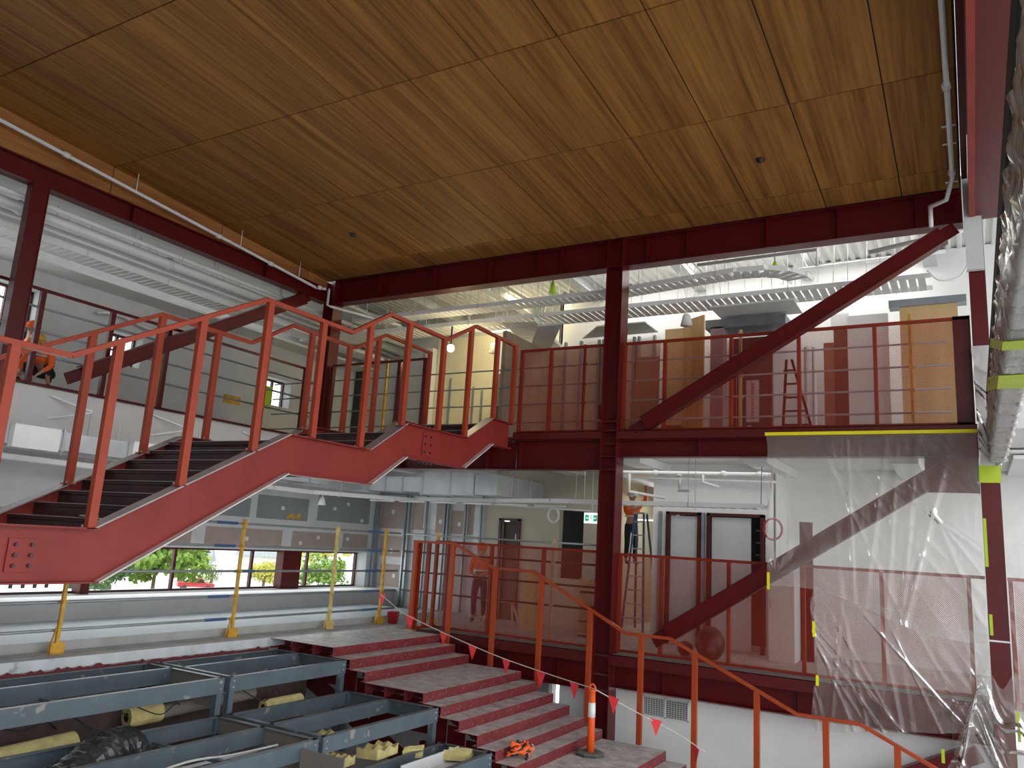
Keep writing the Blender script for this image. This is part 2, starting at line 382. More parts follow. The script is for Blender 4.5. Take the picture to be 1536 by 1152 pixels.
# back walls
mb = MB()
mb.box(-14.3,-10.82,17.5,17.7,0,3.74,0)
for a in [(-14.2,-13.35,2.05,2.92),(-13.12,-12.72,2.05,2.9),(-12.35,-11.95,2.0,2.95),(-11.86,-11.42,2.0,2.6),(-11.35,-11.15,2.0,2.9),(-14.15,-13.25,1.3,1.85),(-14.1,-13.4,.5,1.1)]: mb.box(a[0],a[1],17.494,17.5,a[2],a[3],1)
for a in [(-12.75,-12.35,2.1,2.9),(-11.15,-10.95,1.0,2.7)]: mb.box(a[0],a[1],17.492,17.5,a[2],a[3],2)
for a in [(-13.8,2.5),(-13.75,1.45),(-13.6,.8),(-12.2,2.3),(-11.6,2.25)]:
    mb.add([(a[0]+.05*math.cos(t*PI/4)*(1+.3*(t%2)),17.49,a[1]+.06*math.sin(t*PI/4)) for t in range(8)], [tuple(range(8))], 2)
for z, xx in ((1.15,-11.95),(1.02,-12.0),(1.1,-11.85)): mb.box(xx,xx+.12,17.488,17.492,z,z+.1,3)
struct(mb.build('wall_back', [PALEG, PB_BROWN, FILL, YEL]))
# cream back wall with a dark doorway and a dark opening
CREAM = mat('cream wall', (.50,.46,.36), .8, var=.04)
mb = MB(); mb.box(-10.82,-10.35,17.5,17.7,0,3.74); mb.box(-10.35,-9.78,17.5,17.7,2.42,3.74); mb.box(-9.78,-8.70,17.5,17.7,0,3.74); mb.box(-8.70,-8.05,17.5,17.7,2.72,3.74); mb.box(-8.05,-7.62,17.5,17.7,0,3.74)
mb.box(-8.70,-8.05,17.5,17.7,0,1.1)
struct(mb.build('wall_back', CREAM))
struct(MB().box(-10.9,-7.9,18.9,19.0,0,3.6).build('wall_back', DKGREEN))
# passage side walls and its end
struct(MB().box(-7.72,-7.62,17.7,22,0,3.6).box(-7.7,-3,22,22.2,0,3.7).build('wall_back', CREAM))
# white wall with door frames right of the passage
mb = MB()
mb.box(-5.98,-5.70,16.6,16.8,0,3.74); mb.box(-5.70,-4.90,16.6,16.8,2.72,3.74); mb.box(-4.90,-4.80,16.6,16.8,0,3.74); mb.box(-4.80,-3.62,16.6,16.8,2.72,3.74)
mb.box(-3.62,-3.42,16.6,16.8,0,3.74); mb.box(-6.0,-5.98,16.6,22,0,3.74)
mb.box(-3.42,6,17.6,17.8,0,3.74); mb.box(-3.46,-3.40,16.6,17.7,0,3.74)
struct(mb.build('wall_back', WHITE))
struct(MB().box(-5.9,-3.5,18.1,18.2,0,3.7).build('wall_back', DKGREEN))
# level 2 back walls
struct(MB().box(-16.5,-9.0,18.5,18.7,4.1,8.3).build('wall_back', PALEG))
struct(MB().box(-9.0,6,17.6,17.8,4.1,8.3).box(-9.0,-8.9,17.6,18.6,4.1,8.3).build('wall_back', WHITE))
struct(MB().box(-17,1.5,-6.2,-6,-4.4,9.6).build('wall_front_unseen', mat('dark grey lining', (.16,.16,.155), .8)))  # unseen rear wall, added dark to cut light from behind
struct(MB().box(-17,-16.9,-6,-1,-4.4,9.6).box(-17,-14.0,-6,-1,8.5,8.6).build('wall_left', GREYW))
struct(MB().box(-14.0,.6,-6,.4,9.0,9.1).build('ceiling', OFFW))
struct(MB().box(3,20,-12,24,-4.4,-4.1).build('floor', CONC))  # unseen floor at right, added to block light from beneath
# white wall below level 1
mb = MB().box(-7.1,6,14.62,14.8,-4.1,-.70); mb.box(-7.35,-7.28,14.66,14.8,-4.1,-.70)
struct(mb.build('wall_back', WHITE))
struct(MB().box(-14.3,-7.36,14.9,15.0,-4.1,-.3).build('wall_back', GREYW))
struct(MB().box(-14.5,-14.3,-1,15,-4.1,0).build('wall_left', GREYW))
# distant bright surface of the next room at right, seen past the wrapped beam
struct(MB().box(.62,3.3,14.9,17.6,3.66,3.72).build('ceiling', WHITE))

# windows
def window(n, x, y0, y1, z0, z1, muls, trans=()):
    w = MB(); t = .05
    w.box(x-.04,x+.04,y0,y1,z0,z0+t); w.box(x-.04,x+.04,y0,y1,z1-t,z1); w.box(x-.04,x+.04,y0,y0+t,z0,z1); w.box(x-.04,x+.04,y1-t,y1,z0,z1)
    r = struct(w.build('window_%d' % n, DOORM))
    for a in muls: MB().box(x-.035,x+.035,a-.03,a+.03,z0+t,z1-t).build('mullion', DOORM, r)
    for a in trans: MB().box(x-.03,x+.03,y0+t,y1-t,a-.02,a+.02).build('transom', DOORM, r)
    MB().box(x-.004,x+.004,y0+t,y1-t,z0+t,z1-t).build('glass', GLASS, r)
    return r
window(1, -14.68, 5.0, 17.14, .45, 1.36, (7.2, 11.35, 13.47, 15.28))
flat = None
window(2, -16.82, 5.2, 8.66, 4.75, 6.4, (7.0, 8.15), ())
window(3, -16.82, 10.2, 11.1, 5.28, 6.0, (10.65,))
window(4, -16.82, 14.7, 15.82, 5.17, 5.92, (15.4,))

# ================================================================== STEEL FRAME
def ibeam_thing(name, label, cat, p0, p1, D, W, stiff=(), m=FRAME, up=(0,0,1), tf=.022):
    o = MB().ibeam(p0, p1, D, W, tf, .014, up).build(name, m)
    tag(o, label, cat)
    for s_ in stiff:
        p = Vector(p0).lerp(Vector(p1), s_); d = (Vector(p1)-Vector(p0)).normalized()
        MB().bar(p-d*.008, p+d*.008, W-.02, D-2*tf, up).build('stiffener', m, o)
    return o
ibeam_thing('steel_beam', 'deep maroon roof beam spanning the far wall just below the timber ceiling', 'beam', (-13.7,14.40,7.81), (.1,14.40,7.81), .60, .30,
            (.10,.22,.33,.42,.46,.60,.66,.77,.86,.95))
ibeam_thing('steel_beam', 'maroon roof beam running along the left edge of the timber ceiling', 'beam', (-13.98,.5,7.70), (-13.98,14.2,7.70), .38, .24, (.3,.6,.85))
mb = MB(); 
# centre column: two flanges and a web with horizontal stiffeners
col = thing('steel_column', 'tall maroon column in the middle of the far frame, through both levels', 'column', (-6.06,14.33,-4.1))
MB().box(-6.235,-6.212,14.16,14.52,-4.1,8.1).box(-5.905,-5.882,14.16,14.52,-4.1,8.1).box(-6.212,-5.905,14.33,14.345,-4.1,8.1).build('column_shaft', FRAME, col)
for z in (-.7,-.42,-.08,3.36,3.62,3.86,4.12,4.3,7.5): MB().box(-6.212,-5.905,14.17,14.33,z-.01,z+.01).build('stiffener', FRAMED, col)
b = MB()
for z in (3.5,3.62,3.74,4.22,4.34,-.5,-.38,-.26,-.14,-.02,.12): b.cyl((-5.882,14.22,z),(-5.862,14.22,z),.018,8)
b.build('bolts', FRAME, col)
col = thing('steel_column', 'maroon corner column behind the upper stair handrails at left', 'column', (-13.8,14.4,-.3))
MB().ibeam((-13.86,14.40,3.4),(-13.86,14.40,8.1),.34,.34,.022,.014,(1,0,0)).build('column_shaft', FRAME, col)
col = thing('steel_column', 'maroon column crossing the windows at the far left edge', 'column', (-13.95,6.95,4.1))
MB().box(-14.02,-13.84,6.80,6.82,4.1,7.52).box(-14.02,-13.84,7.08,7.10,4.1,7.52).box(-13.87,-13.855,6.82,7.08,4.1,7.52).box(-14.0,-13.99,6.82,7.08,4.1,7.52).build('column_shaft', FRAME, col)
# left level-1 columns in the window band
for y, lb in ((14.5,'wide maroon column between the lower strip windows'),(9.28,'maroon column crossing the lower strip window left of the tree, behind the big stringer')):
    c = thing('steel_column', lb, 'column', (-14.52,y,.46))
    MB().box(-14.64,-14.40,y-(.30 if y > 12 else .09),y+(.30 if y > 12 else .09),.46,1.36).build('column_shaft', FRAME, c)
# right column
col = thing('steel_column', 'maroon column at the right end of the far frame, taped with plastic', 'column', (.27,14.33,-4.1))
MB().box(.14,.40,14.16,14.50,-4.1,3.45).build('column_lower', FRAME, col)
MB().box(.14,.37,14.17,14.45,4.2,7.5).build('column_upper', FRAME, col)
MB().box(.135,.405,14.155,14.16,.86,.885).build('white_line', PIPEW, col)
# level 2 edge beams
def edge_beam(label, x0, x1, ztop, fh, zb, st, name='steel_beam'):
    o = thing(name, label, 'beam', (x0,14.3,zb))
    MB().box(x0,x1,14.17,14.185,ztop-fh,ztop).box(x0,x1,14.185,14.30,ztop-fh,ztop-fh+.012).box(x0,x1,14.17,14.54,ztop-.012,ztop).build('edge_channel', FRAMED, o)
    MB().ibeam((x0,14.40,(ztop-fh+zb)/2),(x1,14.40,(ztop-fh+zb)/2),ztop-fh-zb,.26,.02,.014).build('beam_section', FRAME, o)
    for x in st: MB().box(x-.008,x+.008,14.27,14.39,zb+.02,ztop-fh-.02).build('stiffener', FRAME, o)
    return o
edge_beam('maroon level two edge beam right of the centre column, above the plastic sheet', -5.88, .14, 4.12, .16, 3.62, (-4.3,-2.1,-.6))
edge_beam('deep maroon level two edge beam between the stair head and the centre column', -8.22, -6.24, 4.12, .15, 3.36, (-8.1,))
edge_beam('maroon level two edge beam behind the upper stair, left of its head', -13.7, -8.24, 4.02, .1, 3.36, (-12.5,-11.2,-9.8,-8.9))
edge_beam('maroon level one edge beam right of the centre column, above the vent grille', -5.88, .14, -.03, .19, -.62, (-4.9,-2.6,-1.4,-.4))
edge_beam('maroon level one edge beam left of the centre column, behind the red handrail', -10.3, -6.24, -.03, .19, -.72, (-9.3,-8.1,-7.0))
# braces
def brace(label, p0, p1, D, W, gus=None, m=FRAME):
    o = thing('diagonal_brace', label, 'brace', p0)
    MB().ibeam(p0, p1, D, W, .02, .016, (0,1,0) if abs(p1[1]-p0[1]) < .2 else (1,0,0)).build('brace_member', m, o)
    d = (Vector(p1)-Vector(p0)).normalized()
    for e, s_ in ((p0, 1), (p1, -1)):
        e = Vector(e); nrm = Vector((0,1,0)) if abs(p1[1]-p0[1]) < .2 else Vector((1,0,0))
        MB().bar(e-d*s_*.30, e+d*s_*.22, .30, .02, nrm).build('gusset_plate', m, o)
    return o
# braces lie flat in the frame: box-like outline .24 deep in the plane
def flat_brace(label, p0, p1, w, t=.22):
    o = thing('diagonal_brace', label, 'brace', p0); p0 = Vector(p0); p1 = Vector(p1); d = (p1-p0).normalized()
    inx = abs(d.y) < .05; nrm = Vector((0,1,0)) if inx else Vector((1,0,0))
    b = MB(); side = d.cross(nrm).normalized()
    b.bar(p0, p1, .016, t, nrm, (w/2-.008, 0)); b.bar(p0, p1, .016, t, nrm, (-w/2+.008, 0)); b.bar(p0, p1, w-.03, .016, nrm, (0, -t/2+.03 if inx else t/2-.03))
    b.build('brace_member', FRAME, o)
    g2 = MB(); g2.bar(p0-d*.32, p0+d*.12, w*.8, .02, nrm); g2.build('gusset_plate', FRAME, o)
    g2 = MB(); g2.bar(p1-d*.12, p1+d*.22, w*.8, .02, nrm); g2.build('gusset_plate', FRAME, o)
    b = MB(); up = nrm
    for s2 in (.10,.22):
        for a in (-.07,.07):
            q = p0-d*s2+side*a; b.cyl(q-nrm*.03, q+nrm*.03, .02, 8)
    b.build('bolts', BLACK, o); return o
flat_brace('maroon diagonal brace crossing in front of the upper perforated railing', (-5.34,14.20,4.25), (-.20,14.20,7.30), .27)
flat_brace('maroon diagonal brace of the lower level, its top under the plastic sheet', (-4.80,14.20,.45), (-.30,14.20,3.42), .29)
flat_brace('maroon diagonal brace of the left frame, rising behind the stair to the corner', (-13.9,8.25,4.42), (-13.9,13.4,7.40), .27)
flat_brace('maroon diagonal brace below level one at the bottom right corner', (-5.0,14.28,-3.3), (-.25,14.28,-.85), .30)
mb = MB().box(-.62,.13,14.30,14.32,3.05,3.62)
one('gusset_plate', mb, FRAME, 'dark maroon gusset plate behind plastic where lower brace meets the column', 'plate')
# right side frame: roof beam along the right edge
o = thing('steel_beam', 'maroon roof beam with a lit edge coloured brighter red, running towards the viewer along the right side', 'beam', (.4,14,7.5))
MB().box(.20,.66,2.0,14.2,7.50,7.525).box(.40,.416,2.0,14.2,7.525,8.1).box(.20,.66,2.0,14.2,8.08,8.10).build('beam_section', FRAME, o)
MB().box(.185,.27,2.0,14.0,7.485,7.50).build('lit_edge_strip', STAIRM, o)  # light along the flange edge, put in as a strip of brighter red
struct(MB().box(.085,6,.4,14.6,9.0,9.1).build('ceiling', DARK))
one('fascia_plate', MB().box(.105,.19,.5,13.9,8.12,8.99), FRAME, 'dark maroon fascia plate closing the right edge of the timber ceiling', 'plate')
one('wall_panel', MB().box(.115,.36,14.02,14.12,6.6,8.95), PALEG, 'pale grey upright panel beside the top of the right column', 'panel')

# ================================================================== UPPER STAIR
st = thing('steel_staircase', 'red painted steel staircase rising from the left to level two, treads unfinished', 'staircase', (-8.2,2.2,1.2))
TOP = [(2.2,1.75),(5.29,1.75),(7.98,3.17),(9.69,3.17),(10.6,3.74),(12.43,3.76),(13.35,4.28),(14.12,4.28)]
BOT = [(2.2,1.20),(5.44,1.20),(8.02,2.64),(9.80,2.655),(10.66,3.19),(12.43,3.20),(13.4,3.78),(14.12,3.78)]
def stringer(x, s_, nm, w=.20):
    b = MB(); xo = x; x = x-s_*.10
    for i in range(len(TOP)-1):
        b.add([(x,TOP[i][0],TOP[i][1]),(x,TOP[i+1][0],TOP[i+1][1]),(x,BOT[i+1][0],BOT[i+1][1]),(x,BOT[i][0],BOT[i][1]),
               (x-s_*.014,TOP[i][0],TOP[i][1]),(x-s_*.014,TOP[i+1][0],TOP[i+1][1]),(x-s_*.014,BOT[i+1][0],BOT[i+1][1]),(x-s_*.014,BOT[i][0],BOT[i][1])],
              [(0,1,2,3),(7,6,5,4),(0,4,5,1),(3,2,6,7)])
    o = b.build(nm, STAIRM, st)
    for nm2, L, zo in (('top_flange', TOP, .008), ('bottom_flange', BOT, -.008)):
        for i in range(len(L)-1):
            slope = abs(L[i+1][1]-L[i][1]) > .1
            xc = x
            m = (FLG if nm2 == 'top_flange' else FLGW) if slope else STAIRM  # sloped runs grey above and pale below, level runs red
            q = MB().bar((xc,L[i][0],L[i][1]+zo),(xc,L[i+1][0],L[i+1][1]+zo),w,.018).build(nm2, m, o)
    return o
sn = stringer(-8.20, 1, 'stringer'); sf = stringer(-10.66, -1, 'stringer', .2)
for y, z0, z1 in ((4.62,1.30,1.63),(11.3,3.28,3.68)):
    p = MB().box(-8.300,-8.280,y-.15,y+.15,z0,z1).build('splice_plate', STAIRM, sn)
    b = MB()
    for a in (-.08,.08):
        for k in range(3): b.cyl((-8.28,y+a,z0+.06+k*(z1-z0-.12)/2),(-8.255,y+a,z0+.06+k*(z1-z0-.12)/2),.02,8)
    b.build('bolts', RISER, sn)
# joint line of lower splice, bolts below
b = MB()
for k in range(5): b.cyl((-8.3,4.45+.12*k,1.14),(-8.3,4.45+.12*k,1.20),.018,8)
for k in range(4): b.cyl((-8.3,11.1+.12*k,3.13),(-8.3,11.1+.12*k,3.20),.018,8); b.cyl((-8.3,11.1+.12*k,3.76),(-8.3,11.1+.12*k,3.81),.018,8)
b.build('bolts', RISER, sn)
def tread(y, z, dy, rise):
    MB().box(-10.55,-8.31,y,y+.008,z-rise+.01,z).box(-10.55,-8.31,y,y+dy,z-.055,z-.047).box(-10.55,-8.31,y-.025,y+.004,z-.006,z+.004,1).build('tread', [RISER, FLG], st)
for k in range(8): tread(5.62+.300*k, 1.862+.1705*k, .300 if k < 7 else 2.0, .1705)
MB().box(-10.55,-8.31,2.2,5.42,1.60,1.612).build('landing_plate', RISER, st)
MB().box(-10.55,-8.31,7.72,9.72,2.98,2.992).box(-10.55,-8.31,8.5,8.51,2.85,3.04).build('landing_plate', RISER, st)
for k in range(3): tread(9.86+.300*k, 3.22+.178*k, .302, .18)
MB().box(-10.55,-8.31,10.46,12.62,3.56,3.572).build('landing_plate', RISER, st)
for k in range(3): tread(12.62+.300*k, 3.80+.178*k, .302, .18)
MB().box(-10.55,-8.31,13.22,14.16,4.08,4.092).build('landing_plate', RISER, st)
for y in (3.6,8.3,9.3,11.6): MB().box(-10.55,-8.31,y,y+.012,{3.6:1.25,8.3:2.7,9.3:2.7,11.6:3.25}[y],{3.6:1.6,8.3:3.03,9.3:3.03,11.6:3.55}[y]).build('cross_rib', RISER, st)
one('measuring_tape', MB().tube([(-8.75+.14*math.cos(t*.5),5.55+.06*math.sin(t*.5),1.89) for t in range(13)],.012,6), ROPE, 'small pale coil of strap lying on the lowest stair tread', 'strap')

def tz(y, L=TOP):
    for i in range(len(L)-1):
        if L[i][0] <= y <= L[i+1][0]: return L[i][1]+(L[i+1][1]-L[i][1])*(y-L[i][0])/(L[i+1][0]-L[i][0])
    return L[-1][1]
RL = [(2.2,3.585),(4.76,3.585),(7.30,4.975),(9.07,4.975),(9.95,5.52),(11.63,5.51),(12.57,6.02),(14.2,6.01)]
def stair_rail(x, posts, label, y0, wood=False):
    o = thing('handrail', label, 'handrail', (x,y0,1.7))
    L = [p for p in RL if p[0] >= y0-1e-6]
    for i in range(len(L)-1):
        MB().bar((x,L[i][0],L[i][1]-.03),(x,L[i+1][0],L[i+1][1]-.03),.075,.06).build('top_rail', RAILM, o, bevel=.004)
    for y in posts:
        top = tz(y, RL)-.005
        p = MB().box(x-.038,x+.038,y-.05,y+.05,tz(y)+.01,top-.02).build('post', RAILM, o, bevel=.004)
        MB().box(x-.07,x+.07,y-.075,y+.075,tz(y)+.005,tz(y)+.02).build('base_plate', RAILM, p)
        b = MB()
        for a in (-.06,.06): b.cyl((x+.05 if x < -9 else x-.05,y+a,tz(y)+.02),(x+.05 if x < -9 else x-.05,y+a,tz(y)+.045),.011,6)
        b.build('bolts', GALV, p)
    return o
stair_rail(-8.27, (2.9,4.18,5.28,6.34,7.38,8.44,9.50,10.5,11.55,12.43,13.42,14.15), 'orange red stair handrail with tall posts on the nearer stringer', 2.2)
stair_rail(-10.50, (2.9,4.1,5.25,6.3,7.33,8.38,9.42,10.46,11.5,12.35,13.3,14.15), 'orange red stair handrail with tall posts on the farther stringer', 2.2)

# ================================================================== LEVEL 2 GUARDS
def guard(label, a, b, z0, z1, posts, perf=(), m=RAILD, y=14.36, axis='x', name='balustrade', pw=.06):
    o = thing(name, label, 'railing', (a,y,z0) if axis == 'x' else (y,a,z0))
    def bx(p, q, lo, hi, t=.03):
        return MB().box(p,q,y-t,y+t,lo,hi) if axis == 'x' else MB().box(y-t,y+t,p,q,lo,hi)
    bx(a,b,z1-.05,z1).build('top_rail', m, o); bx(a,b,z0,z0+.045).build('bottom_rail', m, o)
    for p in posts: bx(p-pw/2,p+pw/2,z0,z1-.05,.04).build('post', m, o)
    for p, q in perf:
        t = bx(p,q,z0+.045,z1-.05,.0015)
        h = t.build('perforated_panel', PERF, o)
    return o
px = [-8.22,-7.5,-6.26]
guard('maroon perforated railing on level two between the stair head and centre column', -8.24,-6.24,4.13,5.93,(-8.20,-7.5,-6.28),((-8.17,-7.53),(-7.47,-6.31)), m=RAILD)
guard('long orange perforated railing on level two right of the centre column', -5.88,.11,4.13,5.92,(-5.85,-5.02,-3.74,-2.54,-1.30),((-5.82,-5.05),(-4.99,-3.77),(-3.71,-2.57),(-2.51,-1.33),(-1.27,-.13)))
one('end_plate', MB().box(-.13,.12,14.33,14.40,4.13,5.93), FRAME, 'dark maroon solid end plate beside the right end of the upper railing', 'plate')
guard('maroon open railing along the left gallery edge of level two', 4.0,14.2,4.1,5.84,(4.9,6.2,7.52,8.88,10.15,11.4,12.7,14.1), m=FRAME, y=-14.26, axis='y', pw=.09)
guard('maroon open railing at the far left of level two, behind the stair', -13.6,-10.72,4.1,5.93,(-13.6,-12.5,-11.5,-10.76), m=FRAME, pw=.09)
guard('orange perforated railing on level one left of the centre column', -10.15,-6.24,.0,1.82,(-10.12,-8.72,-7.5,-6.28),((-9.98,-8.75),(-8.69,-7.53),(-7.47,-6.31)), y=14.46)
guard('orange perforated railing on level one right of the centre column, partly behind plastic', -5.88,.13,.0,1.80,(-5.85,-5.03,-3.79,-2.53,-1.32,-.09),((-5.82,-5.06),(-5.00,-3.82),(-3.76,-2.56),(-2.50,-1.35),(-1.29,-.12)), y=14.46)
guard('perforated railing in the next bay right of the taped column', .42,2.9,-.1,1.80,(.46,1.7,2.9),((.5,1.66),(1.74,2.86)), y=14.46)

# ================================================================== BLEACHER STAIR
bs = thing('bleacher_stair', 'dusty red steel bleacher stair stepping down to the right in the centre', 'stairs', (-9.25,10.46,-4.1))
NX = [(-10.72,-9.25,0.0,'landing'),(-9.25,-8.87,-.147,'tread'),(-8.87,-8.54,-.300,'tread'),(-8.54,-7.37,-.455,'landing'),(-7.37,-7.03,-.600,'tread'),(-7.03,-6.69,-.750,'tread'),
      (-6.69,-6.36,-.897,'tread'),(-6.36,-6.04,-1.055,'tread'),(-6.04,-5.716,-1.20,'tread'),(-5.716,-4.57,-1.35,'landing'),(-4.57,-4.22,-1.5,'tread'),(-4.22,-3.9,-1.65,'tread'),(-3.9,-3.55,-1.8,'tread'),(-3.55,-2.4,-1.95,'landing')]
for i, (x0, x1, z, nm) in enumerate(NX):
    nz = NX[i+1][2] if i+1 < len(NX) else z-.15
    b = MB(); y0, y1 = 10.46, 13.54
    b.box(x0-.01,x1,y0,y1,z-.010,z); b.box(x1-.010,x1,y0,y1,nz-.005,z-.010); b.box(x1-.09,x1-.010,y0+.01,y1,nz-.005,nz+.006)
    for y in (y0+.35, y0+1.2, y0+2.1, y1-.02): b.box(x0,x1-.01,y,y+.01,nz,z-.01)
    if nm == 'landing':
        n = 3
        for k in range(n): b.box(x0+(x1-x0)*k/n+.01,x0+(x1-x0)*k/n+.018,y0+.02,y1,nz-.03,z-.01)
    b.build(nm, STEP, bs)
    MB().box(x0,x1-.02,y0+.22,y0+.23,z-.62,nz+.01).build('side_plate', FRAME, bs)
# raking stringers under it
for y in (10.9,13.2):
    MB().bar((-10.5,y,-.48),(-2.5,y,-4.0),.012,.30).build('stringer', FRAME, bs)
for i, x in enumerate((-9.4,-7.6,-5.9)): MB().box(x-.05,x+.05,10.85,10.95,-4.1,-.75-.5*i).build('leg', FRAME, bs)

# ================================================================== LOWER HANDRAIL (descending to the right)
hr = thing('handrail', 'orange handrail stepping down beside the dusty bleacher stair', 'handrail', (-10.1,13.6,0))
HL = [(-10.1,1.80),(-9.10,1.81),(-8.12,1.385),(-7.26,1.385),(-5.35,.455),(-4.56,.455),(-2.50,-.45),(-1.60,-.45),(-.60,-.90),(.4,-1.35)]
for i in range(len(HL)-1):
    MB().bar((HL[i][0],13.6,HL[i][1]-.025),(HL[i+1][0],13.6,HL[i+1][1]-.025),.07,.05).build('top_rail', RAILL, hr, bevel=.004)
def hz(x):
    for i in range(len(HL)-1):
        if HL[i][0] <= x <= HL[i+1][0]: return HL[i][1]+(HL[i+1][1]-HL[i][1])*(x-HL[i][0])/(HL[i+1][0]-HL[i][0])
for x, zf in ((-10.05,.02),(-9.12,-.25),(-8.09,-.46),(-7.07,-.72),(-6.05,-1.15),(-5.07,-1.35),(-4.12,-1.66),(-3.11,-1.96),(-2.08,-2.2),(-1.1,-2.4),(-.1,-2.7)):
    MB().box(x-.045,x+.045,13.565,13.635,zf,hz(x)-.04).build('post', RAILL, hr, bevel=.004)
one('wood_block', MB().box(-10.12,-9.98,13.50,13.62,0,.02), TIMB, 'small timber packer under the first post of the lower handrail', 'block')
o = guard('short orange return railing at the head of the lower handrail', 13.66,14.40,0.02,1.80,(13.68,14.0,), m=RAILD, y=-10.0, axis='y')
one('orange_post', MB().box(-9.66,-9.56,14.2,14.3,0,1.79), RAILD, 'dark orange post standing behind the start of the lower handrail', 'post')

# ================================================================== GREY PLATFORM FRAMES
def platform(label, x0, x1, y0, y1, z, joists, crosses=(), D=.20, board=False, legs=True, bolts=True):
    o = thing('platform_frame', label, 'platform frame', (x0,y0,-4.1))
    def chan(xc, a, b, s_, nm='joist'):
        return MB().box(xc-.006,xc+.006,a,b,z-D,z).box(xc,xc-s_*.07,a,b,z-.010,z).box(xc,xc-s_*.07,a,b,z-D,z-D+.010).build(nm, GREY, o)
    chan(x1, y0, y1, 1, 'edge_joist')
    for k, xj in enumerate(joists): chan(xj, y0+.01, y1-.01, 1 if k else -1)
    for ye, s_ in ((y0, -1), (y1, 1)):
        e = MB().box(x0,x1,ye-.006,ye+.006,z-D,z).box(x0,x1,ye,ye-s_*.07,z-.010,z).box(x0,x1,ye,ye-s_*.07,z-D,z-D+.010).build('end_joist', GREY, o)
    for yc in crosses: MB().box(x0,x1,yc-.03,yc+.03,z-D,z-D+.04).build('cross_member', GREY, o)
    if board: MB().box(x0+.08,x1-.02,y1-.03,y1-.012,z-D-.20,z-.015).build('end_board', GREYIN, o)
    if legs:
        for lx in (x1-.05, x0+.05):
            for ly in (y0+.05, y1-.05): MB().box(lx-.045,lx+.045,ly-.045,ly+.045,-4.1,z-.012).build('leg', GREY, o)
    for yy in (y0+.06, y1-.06):
        for zz in (z-.06, z-.14): MB().sphere((x1+.006,yy,zz),.014,5).build('bolt', GALV, o)
    return o
platform('top tier grey steel platform frame at the left edge, below the white slab edge', -10.60,-8.94,2.5,7.98,-.16,(-10.55,-9.98),(4.2,6.1),board=True)
platform('top tier grey steel platform frame beside the bleacher stair landing', -10.55,-8.93,8.08,10.44,-.16,(-10.5,-9.93),())
platform('middle tier grey steel platform frame holding the black flexible duct', -8.86,-7.04,2.5,7.86,-.61,(-8.82,-7.93),(6.9,),board=True)
platform('middle tier grey steel platform frame beside the middle bleacher landing', -8.84,-7.06,7.97,10.43,-.61,(-8.80,-7.96),())
platform('lowest visible grey steel platform frame at bottom centre, with a white tray', -6.98,-6.08,7.6,10.42,-1.07,(-6.94,),(9.0,))
platform('lowest grey steel platform frame at the bottom left corner, mostly out of view', -6.98,-5.3,3.0,7.5,-1.07,(-6.9,-6.1),())
struct(MB().box(-10.70,-6.0,1.5,10.46,-1.62,-1.50).build('floor', CONC))
one('backing_board', MB().box(-9.72,-9.70,2.6,10.4,-1.5,-.40), mat('dark membrane', (.06,.035,.03), .6, var=.4), 'dark brown membrane lining standing behind the pipes under the top tier', 'board')
# things lying among the frames
pts = smooth_path([(-8.10,4.6,-1.10),(-8.20,5.3,-.86),(-8.33,5.85,-.66),(-8.47,6.2,-.66),(-8.52,6.38,-.82),(-8.54,6.42,-1.2)], 14)
rr = [.215+(.018 if i % 3 == 0 else 0)+.008*math.sin(i*1.7) for i in range(len(pts))]
fd = MB().tube(pts, rr, 22); rnd = random.Random(9)
fd.v = [(a+rnd.uniform(-.008,.008), b+rnd.uniform(-.008,.008), c+rnd.uniform(-.008,.008)) for a,b,c in fd.v]
one('flexible_duct', fd, BLKDUCT, 'black foil flexible duct bulging between the grey frames at bottom left', 'duct')
def roll(label, p0, p1, r, m=INSUL):
    o = MB(); o.tube([p0, p1], r, 18); 
    o.tube([Vector(p0)+(Vector(p1)-Vector(p0))*-.002, Vector(p0)], r*.45, 10, 1)
    return one('insulation_roll', o, [m, DARK], label, 'insulation roll', smooth=False)
roll('large yellow insulation roll at the left edge under the upper frame', (-9.35,4.6,-.85), (-9.2,6.1,-.75), .17)
roll('short yellow insulated pipe end with white foil near the left frames', (-9.55,7.0,-.62), (-9.5,7.45,-.60), .13)
roll('brown lagged pipe running right from the short yellow one', (-9.52,7.45,-.62), (-9.45,9.0,-.55), .09, GREYIN)
roll('small yellow insulation bundle inside the top frame beside the landing', (-9.2,9.0,-.72), (-9.15,9.7,-.70), .10)
k = 0
